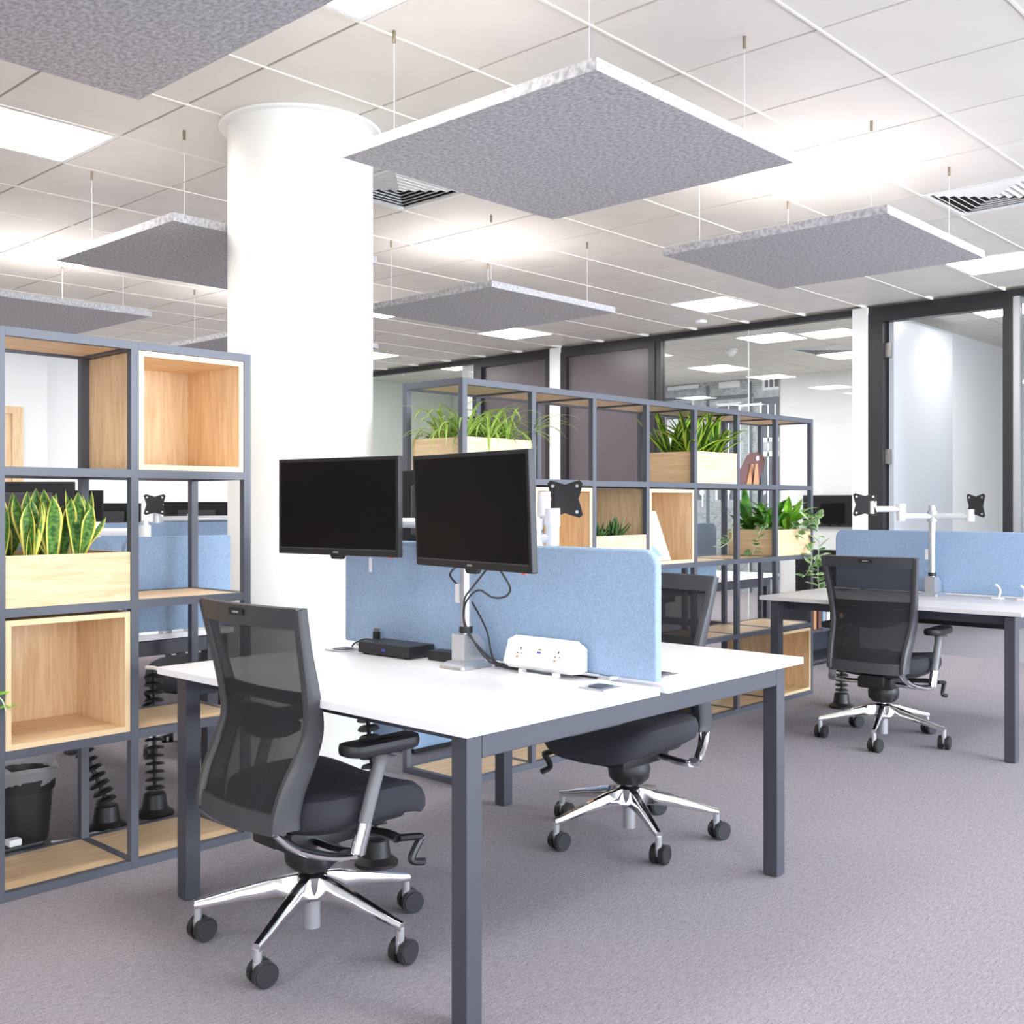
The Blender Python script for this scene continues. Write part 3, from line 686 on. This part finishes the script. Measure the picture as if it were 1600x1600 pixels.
def vesa_plate(t, loc, rz, tilt=0):
    """black four-pointed mounting plate, in the local y-z plane"""
    o = []
    for k in range(4):
        a = R(45+90*k); o.append((.085*math.cos(a-.09), .085*math.sin(a-.09))); o.append((.085*math.cos(a+.09), .085*math.sin(a+.09)))
        for q in (.25, .5, .75):
            aa = a+.09+(R(90)-.18)*q; r_ = .085*(1-.42*math.sin(math.pi*q)); o.append((r_*math.cos(aa), r_*math.sin(aa)))
    p = obj('mounting_plate', MB().prism(o, 0, -.002, .002), 'black', t, loc=loc, rot=(tilt, 0, rz))
    s = MB()
    for y in (-.045, .045):
        for z in (-.045, .045): s.cyl((-.004, y, z), (.004, y, z), .006, n=10)
    obj('screw', s, 'alu', p, True)
    obj('tilt_head', MB().box(.002, .03, -.03, .03, -.035, .035, .004), 'black', p)
def arm_stand(label, x, y, top, links, plates, side=1):
    """links: list of joint chains (world points) ; plates: (world loc, rz)"""
    t = thing('screen_stand', label, 'monitor stand', (x, y, .731)); B = lambda p: (p[0]-x, p[1]-y, p[2]-.731)
    obj('base_plate', MB().loft([[(a*1.0, b, 0) for a, b in rrect(.14, .11, .012)], [(a*1.0, b, .008) for a, b in rrect(.136, .106, .012)], [(a*.75, b*.75, .02) for a, b in rrect(.136, .106, .012)]]), 'alu', t, True)
    obj('base_block', MB().prism([(-.035, .0), (.06, .0), (.06, .05), (.025, .085), (-.035, .085)], 1, -.028, .028), 'alu', t, loc=(0, 0, .02))
    obj('post', MB().cyl((0, 0, .105), (0, 0, top-.731), .018, n=24), 'alu', t, True)
    obj('black_ring', MB().cyl((0, 0, .108), (0, 0, .128), .0215, n=24), 'black', t, True)
    obj('cable_clip', MB().box(-.012, .012, .018, .038, .2, .26, .003), 'alu_white', t)
    for ch in links:
        for a, b in zip(ch[:-1], ch[1:]):
            A, Bp = Vector(B(a)), Vector(B(b)); m = Vector((Bp.x, Bp.y, A.z))
            ln = obj('arm_link', MB().tube([A, A.lerp(m, .5), m], .021, 10, .8), 'alu_white', t, True)
            obj('joint', MB().cyl((A.x, A.y, A.z-.03), (A.x, A.y, A.z+.03), .026, n=18), 'alu_white', ln, True)
            obj('joint', MB().cyl((m.x, m.y, min(A.z, Bp.z)-.025), (m.x, m.y, max(A.z, Bp.z)+.025), .023, n=18), 'alu_white', ln, True)
    for loc, rz in plates: vesa_plate(t, B(loc), rz)
    return t
arm_stand('silver twin monitor arm clamped to the near worktop, carrying both black screens', 2.40, 2.43, 1.24,
          [[(2.40, 2.43, 1.15), (2.52, 2.72, 1.18), (2.39, 2.92, 1.235)], [(2.40, 2.43, 1.20), (2.36, 2.24, 1.22), (2.25, 2.19, 1.225)]], [((2.34, 2.93, 1.235), R(7.5)), ((2.222, 2.18, 1.225), R(-9.4))])
arm_stand('silver twin monitor arm behind the divider with one empty black bracket', 2.735, 2.43, 1.2,
          [[(2.735, 2.43, 1.13), (2.76, 2.38, 1.2), (2.82, 2.47, 1.262)], [(2.735, 2.43, 1.165), (2.70, 2.75, 1.17), (2.80, 3.02, 1.2)]], [((2.885, 2.43, 1.262), R(20))])
arm_stand('silver twin monitor arm with two empty brackets on the right-hand desk', 6.06, 2.41, 1.235,
          [[(6.06, 2.41, 1.175), (5.92, 2.53, 1.215), (5.83, 2.655, 1.235)], [(6.06, 2.41, 1.175), (6.06, 2.20, 1.19)]], [((5.80, 2.685, 1.24), R(20)), ((6.06, 2.17, 1.235), R(-25))])

# far office equipment through the left shelving
monitor('monitor seen from behind at the left picture edge behind the snake plants', (2.62, 6.2, 1.03), R(222), W=.56, H=.34, foot=True)
monitor('dark monitor back behind the tallest snake plant leaves', (3.06, 6.75, .99), R(222), W=.56, H=.34, foot=True)
monitor('small far monitor back just left of the shelving post above the blue divider', (3.75, 7.5, .95), R(222), W=.5, H=.3, foot=True)
monitor('far monitor back behind the distant empty bracket', (4.25, 7.1, .96), R(222), W=.5, H=.3, foot=True)
arm_stand('distant silver monitor arm with an empty bracket above the far blue divider', 3.72, 6.3, 1.2, [[(3.72, 6.3, 1.15), (3.45, 6.25, 1.17)], [(3.72, 6.3, 1.15), (4.05, 6.3, 1.17)]], [((3.42, 6.22, 1.24), R(60))])
arm_stand('distant silver monitor arm beside the column behind the left shelving', 2.40, 4.45, 1.17, [[(2.40, 4.45, 1.12), (2.27, 4.65, 1.14)]], [])

# ------------------------------------------------------------------ small things on the near desk
t = thing('docking_station', 'flat black docking station box on the near desk', 'computer', (2.43, 2.80, .7305), R(2))
obj('case', MB().box(-.06, .06, -.125, .125, .004, .042, .004), 'black_frame', t)
obj('feet', MB().box(-.05, -.03, -.11, -.09, 0, .004).box(.03, .05, -.11, -.09, 0, .004).box(-.05, -.03, .09, .11, 0, .004).box(.03, .05, .09, .11, 0, .004), 'rubber', t)
obj('power_button', MB().box(-.0612, -.06, -.012, .004, .018, .026), 'led_blue', t)
obj('front_port', MB().box(-.0608, -.06, .02, .032, .018, .024).box(-.0608, -.06, .04, .052, .018, .024), 'black', t)
t = thing('wireless_adapter', 'tiny black plug-in adapter standing behind the docking station', 'adapter', (2.475, 2.955, .7305))
obj('body', MB().box(-.008, .008, -.012, .012, .0, .062, .002), 'black', t); obj('tip', MB().box(-.006, .006, -.010, .010, .0622, .074), 'steel', t)
t = thing('power_adapter', 'black power brick between docking station and arm base', 'adapter', (2.455, 2.575, .7305), R(3))
obj('case', MB().box(-.03, .03, -.06, .06, 0, .032, .006), 'black', t)
obj('lead', MB().tube(crom([(.0, -.06, .015), (.01, -.1, .01), (.03, -.16, .006), (.03, -.3, .006)]), .003, 6), 'black', t, True)
t = thing('power_block', 'white desktop power block with three sockets before the divider', 'socket block', (2.462, 2.15, .7305))
obj('body', MB().prism([(-.03, .008), (-.045, .02), (-.012, .098), (.005, .103), (.028, .085), (.028, .012), (.02, .004)], 1, -.125, .125), 'white_plastic', t, loc=(0, 0, .006))
for s_ in (-1, 1): obj('end_cap', MB().prism([(-.026, .012), (-.036, .022), (-.012, .09), (.004, .094), (.022, .08), (.022, .014)], 1, s_*.125, s_*.143), 'white_plastic', t, loc=(0, 0, .006))
obj('foot_bar', MB().box(-.04, -.02, -.075, -.06, 0, .014).box(-.04, -.02, .06, .075, 0, .014).box(-.045, -.035, -.06, .06, .0, .006), 'white_plastic', t)
for y in (-.075, .0, .075):
    fr = obj('socket', MB().cyl((-.0, 0, 0), (-.0025, 0, 0), .024, n=24), 'white_paint', t, True, loc=(-.0295, y, .064), rot=(0, R(23), 0))
    if y: obj('socket_hole', MB().box(-.0032, -.0024, -.002, .002, .007, .014).box(-.0032, -.0024, -.011, -.006, -.006, -.003).box(-.0032, -.0024, .006, .011, -.006, -.003), 'black', fr); obj('switch_light', MB().box(-.0034, -.0024, .004, .011, -.019, -.014), 'led_red', fr)
    else: obj('usb_port', MB().box(-.0034, -.0024, -.007, .007, .001, .006), 'led_blue', fr); obj('usb_slot', MB().box(-.0034, -.0024, -.007, .005, .01, .014), 'brass', fr)
def cable(label, pts, r=.0032, m='black'):
    o = obj('cable', MB().tube(crom(pts, 8), r, 7), m, None, True); return tag(o, label, 'cable')
cable('black cable looping from the right screen down the silver post', [(2.195, 2.085, 1.058), (2.208, 2.06, 1.011), (2.221, 2.09, .984), (2.24, 2.158, .976), (2.29, 2.262, .988), (2.345, 2.36, .958), (2.37, 2.408, .917), (2.374, 2.405, .855), (2.40, 2.37, .797), (2.45, 2.33, .74), (2.475, 2.28, .735)])
cable('thin black cable from the screen bump across the silver post', [(2.195, 2.14, 1.058), (2.235, 2.229, 1.007), (2.30, 2.33, .965), (2.362, 2.40, .93), (2.372, 2.405, .87), (2.41, 2.36, .77), (2.455, 2.31, .735), (2.47, 2.24, .735)])
cable('black cable hanging behind the silver post to the desk', [(2.26, 2.30, 1.07), (2.36, 2.46, 1.02), (2.43, 2.45, .95), (2.44, 2.38, .85), (2.45, 2.36, .76), (2.47, 2.33, .736)])
cable('black cable lying along the divider to the white power block', [(2.46, 2.36, .735), (2.49, 2.30, .734), (2.495, 2.2, .734), (2.495, 1.98, .734)])
cable('thin black cable from docking station towards the far desk end', [(2.475, 2.93, .755), (2.46, 2.99, .765), (2.44, 3.03, .75), (2.45, 3.06, .734)])
t = thing('divider_label', 'small white tag hanging on the divider under the left screen', 'tag', (2.5015, 3.02, 1.0))
obj('card', MB().box(-.0015, .0, -.008, .008, 0, .05), 'paper_white', t); obj('string', MB().cyl((-.0008, 0, .05), (-.0008, 0, .1), .0008, n=6), 'white_plastic', t)
for k, y in enumerate((2.06, 1.93)):
    t = thing('desk_clip', ('white curved cable clip on the right-hand desk, nearer the silver post', 'white curved cable clip on the right-hand desk, nearer the picture edge')[k], 'clip', (6.08, y, .7305), 0, 'white cable clips')
    obj('foot', MB().box(-.03, .03, -.025, .025, 0, .008, .002), 'white_plastic', t); obj('hook', MB().tube(crom([(0, 0, .008), (.006, -.008, .035), (0, -.006, .06), (0, .012, .075)]), .011, 8, .6), 'white_plastic', t, True)

# cable spines between desk and floor
def spine(label, top, bottom, n=15, bow=(0, 0)):
    t = thing('cable_spine', label, 'cable guide', (bottom[0], bottom[1], 0)); T = Vector(top)-Vector((bottom[0], bottom[1], 0))
    obj('foot', MB().lathe([(.075, 0), (.075, .012), (.05, .03), (.042, .085), (.036, .09), (.0, .09)], n=24), 'black', t, True)
    P = [Vector((bow[0]*math.sin(math.pi*k/n)+T.x*(k/n)**1.4, bow[1]*math.sin(math.pi*k/n)+T.y*(k/n)**1.4, .1+(T.z-.1)*k/n)) for k in range(n+1)]
    obj('core', MB().tube(P, .008, 6), 'black', t, True)
    for k in range(n):
        a, b = P[k], P[k+1]; d = (b-a)
        obj('segment', MB().cyl(a+d*.15, a+d*.45, .04, .034, 14).cyl(a+d*.45, a+d*.55, .034, .02, 14), 'rubber', t, True)
spine('black ribbed cable spine dropping under the near desk beside the chair', (2.50, 3.05, .56), (2.42, 2.89))
spine('black ribbed cable spine bent on the floor behind the snake plant shelving', (1.86, 4.12, .56), (1.985, 3.975), 15, (-.03, 0))
spine('black ribbed cable spine behind the dark desk leg left', (2.25, 4.1, .56), (2.20, 4.0))
spine('black ribbed cable spine left of the right-hand chair', (6.15, 2.98, .56), (6.22, 3.03))

# ------------------------------------------------------------------ task chair
def task_chair(label, loc, heading, base_rot, caster_az, arms=True):
    t = thing('task_chair', label, 'office chair', (loc[0], loc[1], 0), heading, 'black mesh task chairs')
    # five-star base
    obj('base_hub', MB().lathe([(.0, .118), (.036, .118), (.044, .15), (.044, .186), (.03, .194), (.0, .194)], n=24), 'chrome', t, True)
    for k in range(5):
        a = base_rot-heading+k*2*math.pi/5; ca, sa = math.cos(a), math.sin(a)
        rings = []
        for r, w, zt, zb in ((.03, .024, .19, .125), (.10, .021, .178, .128), (.2, .017, .150, .116), (.30, .014, .122, .098), (.33, .013, .115, .095)):
            rings.append([(r*ca-y*sa, r*sa+y*ca, z) for y, z in ((-w, zb+.004), (-w*.9, zb), (w*.9, zb), (w, zb+.004), (w*.62, zt-.002), (w*.5, zt), (-w*.5, zt), (-w*.62, zt-.002))])
        obj('base_arm', MB().loft(rings), 'chrome', t, True)
        cx_, cy_ = .322*ca, .322*sa; az = caster_az-heading+(-.25, .2, 0, .3, -.15)[k]
        dx, dy = math.cos(az), math.sin(az); ox, oy = -dy*.014, dx*.014
        cs = obj('caster', MB().cyl((0, 0, .06), (0, 0, .1), .0115, n=12).box(-.012, .012, -.006, .006, .03, .066, .003), 'chrome', t, True, loc=(cx_, cy_, 0))
        cs.data.materials.clear(); cs.data.materials.append(MATS['alu'])
        wh = MB().cyl((ox-dx*.027, oy-dy*.027, .034), (ox-dx*.007, oy-dy*.007, .034), .034, n=24); obj('wheel', wh, 'black', cs, True)
        wh = MB().cyl((ox+dx*.007, oy+dy*.007, .034), (ox+dx*.025, oy+dy*.025, .034), .034, n=24).cyl((ox+dx*.025, oy+dy*.025, .034), (ox+dx*.028, oy+dy*.028, .034), .0305, .029, n=24); obj('wheel', wh, 'rubber', cs, True)
    obj('lift_tube', MB().cyl((0, 0, .035), (0, 0, .119), .024, n=20), 'alu', t, True)
    obj('gas_lift', MB().cyl((0, 0, .194), (0, 0, .23), .015, n=20), 'alu', t, True)
    # mechanism
    obj('mechanism', MB().lathe([(.0, .205), (.055, .205), (.075, .225), (.08, .26), (.07, .29), (.0, .29)], n=24).box(-.13, .15, -.09, .09, .285, .345, .012).box(-.16, -.08, -.06, .06, .30, .36, .01), 'black', t, True)
    for s in (-1,):
        obj('lever', MB().tube(crom([(.10, s*.08, .31), (.12, s*.18, .315), (.125, s*.235, .31)], 4), .018, 8, .7).tube(crom([(.125, s*.235, .312), (.19, s*.245, .305), (.20, s*.25, .30)], 3), .017, 8, .6).tube(crom([(.195, s*.25, .30), (.165, s*.253, .265), (.16, s*.255, .245), (.2, s*.258, .235)], 4), .011, 8), 'black', t, True)
    # seat
    rings = []
    def so(sc, z, drop=1):
        o = []
        for k in range(40):
            a = 2*math.pi*k/40; c, s_ = math.cos(a), math.sin(a)
            x = .245*sc*math.copysign(abs(c)**.6, c)+.05; y = .25*sc*math.copysign(abs(s_)**.55, s_)
            zz = z-drop*.06*max(0, (x-.12)/.17)**2+.012*(abs(y)/.25)**2*drop
            o.append((x, y, zz))
        return o
    for sc, z, dr in ((.55, .366, 0), (.86, .366, .6), (.96, .378, .9), (1.0, .402, 1), (1.0, .425, 1), (.965, .447, 1), (.88, .459, 1), (.6, .456, .8), (.25, .45, .5), (.02, .448, 0)): rings.append(so(sc, z, dr))
    obj('seat', MB().loft(rings), 'seat_fabric', t, True)
    obj('seat_pan', MB().loft([so(.5, .346, 0), so(.78, .35, .5), so(.8, .368, .6)]), 'black', t, True)
    # backrest: S-shaped side rails
    prof = [(-.245, .395), (-.242, .43), (-.222, .50), (-.188, .57), (-.163, .63), (-.160, .68), (-.172, .76), (-.193, .86), (-.213, .955), (-.216, .97)]
    PR = crom([(x, 0, z) for x, z in prof], 4)
    def hw(z): return .196+.05*max(0, (z-.42)/.55)**1.2 if z > .42 else .196
    def xat(z):
        for a, b in zip(PR[:-1], PR[1:]):
            if a.z <= z <= b.z: return a.x+(b.x-a.x)*(z-a.z)/max(1e-6, b.z-a.z)
        return PR[0].x if z < PR[0].z else PR[-1].x
    for s in (-1, 1):
        rings = []
        for i, p in enumerate(PR):
            q0, q1 = PR[max(i-1, 0)], PR[min(i+1, len(PR)-1)]; d = (q1-q0).normalized(); nrm = Vector((d.z, 0, -d.x))   # forward
            tt = (p.z-.395)/.58; dep = .036+.05*max(0, 1-tt*1.25)**1.0; w = .030+.004*(1-tt); y = s*hw(p.z)
            c = p+nrm*(dep*.35)
            ring = []
            for u, v in rrect(1, 1, .28, 2): ring.append((c.x+nrm.x*dep*u, y+w*v-s*w*.2, c.z+nrm.z*dep*u))
            rings.append(ring)
        obj('back_rail', MB().loft(rings), 'plastic_grey', t, True)
    def bar(z0, z1, th, inset=.0):
        rg = []
        for k in range(13):
            y = (-1+2*k/12); zc = (z0+z1)/2; ww = hw(zc)-inset; bow = -.028*(1-y*y)
            rg.append([(xat(z)+bow+o, y*ww, z) for z, o in ((z0, -.002), (z1, -.002), (z1+.003, th/2), (z1, th), (z0, th))])
        return MB().loft(rg)
    tb = obj('top_bar', bar(.918, .974, .022), 'plastic_grey', t, True)
    obj('badge', MB().box(-.2475, -.2440, -.035, .035, .945, .962), 'black', tb)
    obj('badge_mark', MB().box(-.2485, -.2475, -.015, .015, .951, .956), 'pale_mark', tb)
    obj('bottom_bar', bar(.385, .44, .03), 'plastic_grey', t, True)
    v = []; f = []; NZ, NY = 22, 10
    for i in range(NZ+1):
        z = .43+(.93-.43)*i/NZ
        for k in range(NY+1):
            y = -1+2*k/NY; v.append((xat(z)-.028*(1-y*y)+.006, y*(hw(z)-.008), z))
    for i in range(NZ):
        for k in range(NY): q = i*(NY+1)+k; f.append((q, q+1, q+NY+2, q+NY+1))
    obj('mesh_back', MB().add(v, f), 'mesh_fabric', t, True)
    rg = []
    for k in range(9):
        y = -1+2*k/8; rg.append([(xat(z)-.024*(1-y*y)+o, y*.2, z) for z, o in ((.715, .016), (.745, .016), (.745, .024), (.715, .024))])
    obj('lumbar_bar', MB().loft(rg), 'black', t, True)
    rg = []
    for k in range(9):
        y = -1+2*k/8; hh = .045*math.sqrt(max(.05, 1-y*y)); rg.append([(xat(z)-.024*(1-y*y)+o, y*.15, z) for z, o in ((.65-hh, .014), (.65+hh, .014), (.65+hh, .022), (.65-hh, .022))])
    obj('lumbar_pad', MB().loft(rg), 'black_soft', t, True)
    # arms
    for s in (-1, 1):
        obj('chrome_bracket', MB().tube(crom([(-.24, s*.175, .395), (-.19, s*.20, .345), (-.11, s*.235, .315), (-.05, s*.262, .31), (-.03, s*.268, .325)], 5), [.02]*5+[.019]*5+[.018]*5+[.02]*6, 10, .62).tube(crom([(-.06, s*.08, .31), (-.05, s*.18, .305), (-.03, s*.26, .31)], 4), .018, 10, .7), 'chrome', t, True)
        if not arms: continue
        obj('arm_sleeve', MB().tube([(-.04, s*.268, .315), (-.018, s*.271, .392)], .021, 14), 'chrome', t, True)
        obj('arm_stem', MB().tube(crom([(-.02, s*.2705, .385), (.005, s*.273, .47), (.028, s*.275, .54), (.038, s*.276, .572)], 5), [.018]*10+[.018, .019, .021, .025, .031, .04], 12), 'arm_grey', t, True)
        out = rrect(.25, .085, .038, 5)
        R_ = []
        for sc, z in ((.78, .572), (.95, .576), (1, .586), (1, .594), (.95, .604), (.8, .607), (.02, .605)):
            R_.append([(.03+a*(1 if abs(sc) > .5 else sc)*(1-(1-sc)*.4) if sc > .5 else .03+a*sc, s*.274+b*sc, z+.006*(a/.125)**2) for a, b in out])
        obj('arm_pad', MB().loft(R_), 'black', t, True)
    return t
task_chair('black mesh task chair in the left foreground, seen from behind', (1.878, 2.528), R(-2), R(64), R(-100))
task_chair('black task chair on the far side of the near desk, facing the viewer', (3.261, 2.434), R(179), R(19), R(-100), False)
task_chair('black mesh task chair at the right-hand desk', (5.512, 2.45), R(3), R(52), R(-100))
task_chair('black chair whose armrest and chrome base show behind the left shelving', (2.98, 4.85), R(200), R(30), R(-40))
task_chair('dark chair at the desk behind the right part of the plant shelving', (6.75, 5.75), R(-100), R(10), R(-40))

# ------------------------------------------------------------------ floor clutter behind the shelves
t = thing('waste_bin', 'black round waste bin with clear liner behind the left shelving', 'bin', (1.70, 4.06, 0))
obj('body', MB().lathe([(.0, .001), (.088, .001), (.092, .02), (.112, .25), (.116, .25), (.118, .256), (.110, .256), (.106, .24), (.086, .02), (.0, .012)], n=32), 'bin_plastic', t, True)
obj('rim_band', MB().lathe([(.1085, .19), (.1135, .19), (.1165, .235), (.112, .235)], n=32), 'black', t, True)
b = MB(); rg = []
for r0, z in ((.113, .215), (.121, .24), (.128, .27), (.118, .283), (.10, .262)):
    rg.append([((r0+rnd(-.006, .006))*math.cos(2*math.pi*k/28), (r0+rnd(-.006, .006))*math.sin(2*math.pi*k/28), z+rnd(-.008, .008)) for k in range(28)])
obj('liner', b.loft(rg, False), 'bin_liner', t, True)
t = thing('power_strip', 'black power strip with leads on the floor behind the left shelving', 'power strip', (1.50, 3.89, .002), R(2))
obj('body', MB().box(-.2, .2, -.025, .025, 0, .035, .006), 'black', t)
for q in (-.14, -.06, .02, .1): obj('plug', MB().box(q-.022, q+.022, -.02, .02, .0352, .06, .005), 'white_plastic' if q in (-.06, .1) else 'black', t)
cable('grey lead curling on the carpet behind the left shelving', [(1.75, 3.93, .008), (1.82, 3.9, .008), (1.9, 3.92, .008), (1.93, 3.9, .008), (1.98, 3.91, .008)], .005, 'alu_white')
cable('white cable drooping from the near desk corner beside the left shelving', [(1.76, 3.155, .715), (1.79, 3.26, .71), (1.84, 3.4, .69), (1.98, 3.55, .655)], .006, 'white_plastic')
t = thing('blue_pouffe', 'low blue fabric block behind the plant shelving, seen under the desk', 'stool', (3.95, 4.18, 0))
obj('cushion', MB().box(-.38, .38, -.2, .2, .03, .46, .02), 'blue_fabric', t); obj('plinth', MB().box(-.34, .34, -.16, .16, 0, .029), 'black', t)
t = thing('drawer_pedestal', 'pale grey drawer pedestal beside the column foot', 'drawers', (3.78, 5.3, 0))
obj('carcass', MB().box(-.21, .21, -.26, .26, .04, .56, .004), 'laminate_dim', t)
for k in range(3): obj('drawer', MB().box(-.2, .2, -.28, -.2605, .06+k*.165, .215+k*.165, .003), 'laminate', t)
obj('plinth', MB().box(-.2, .2, -.25, .25, 0, .0395), 'black', t)
t = thing('low_bookcase', 'low black open bookcase beyond the right end of the shelving', 'bookcase', (8.02, 4.1, 0))
obj('carcass', MB().box(-.45, -.43, -.15, .15, .02, .5).box(.43, .45, -.15, .15, .02, .5).box(-.43, .43, -.15, .15, .02, .04).box(-.43, .43, -.15, .15, .48, .5).box(-.43, .43, .135, .15, .04, .48), 'frame_grey', t)
obj('shelf', MB().box(-.428, .428, -.14, .13, .25, .268), 'frame_grey', t); obj('plinth', MB().box(-.44, .44, -.14, .14, 0, .0195), 'black', t)
bc = ['paper_white', 'tan_card', 'brown_card', 'blue_fabric', 'white_plastic', 'black']
for k in range(9):
    o = obj('book', MB().box(0, .03+.012*(k % 3), -.1, .08, 0, .15+.02*((k*7) % 4), .002), bc[k % 6], None, loc=(7.67+.075*k, 4.1, .2685))
    tag(o, ('first', 'second', 'third', 'fourth', 'fifth', 'sixth', 'seventh', 'eighth', 'ninth')[k]+' book from the left in the low bookcase, '+('white', 'tan', 'brown', 'blue', 'white', 'black')[k % 6], 'book', 'books in the low bookcase')
for k in range(6):
    o = thing('paper_tray', ('lowest', 'second lowest', 'third lowest', 'third highest', 'second highest', 'topmost')[k]+' black letter tray of the stack on the low bookcase', 'tray', (8.02, 4.1, .5015+k*.062), 0, 'stacked black letter trays')
    obj('floor_plate', MB().box(-.16, .16, -.12, .12, .0, .004), 'black', o); obj('side_wall', MB().box(-.16, -.154, -.12, .12, .004, .06).box(.154, .16, -.12, .12, .004, .06).box(-.154, .154, .114, .12, .004, .06), 'black', o)
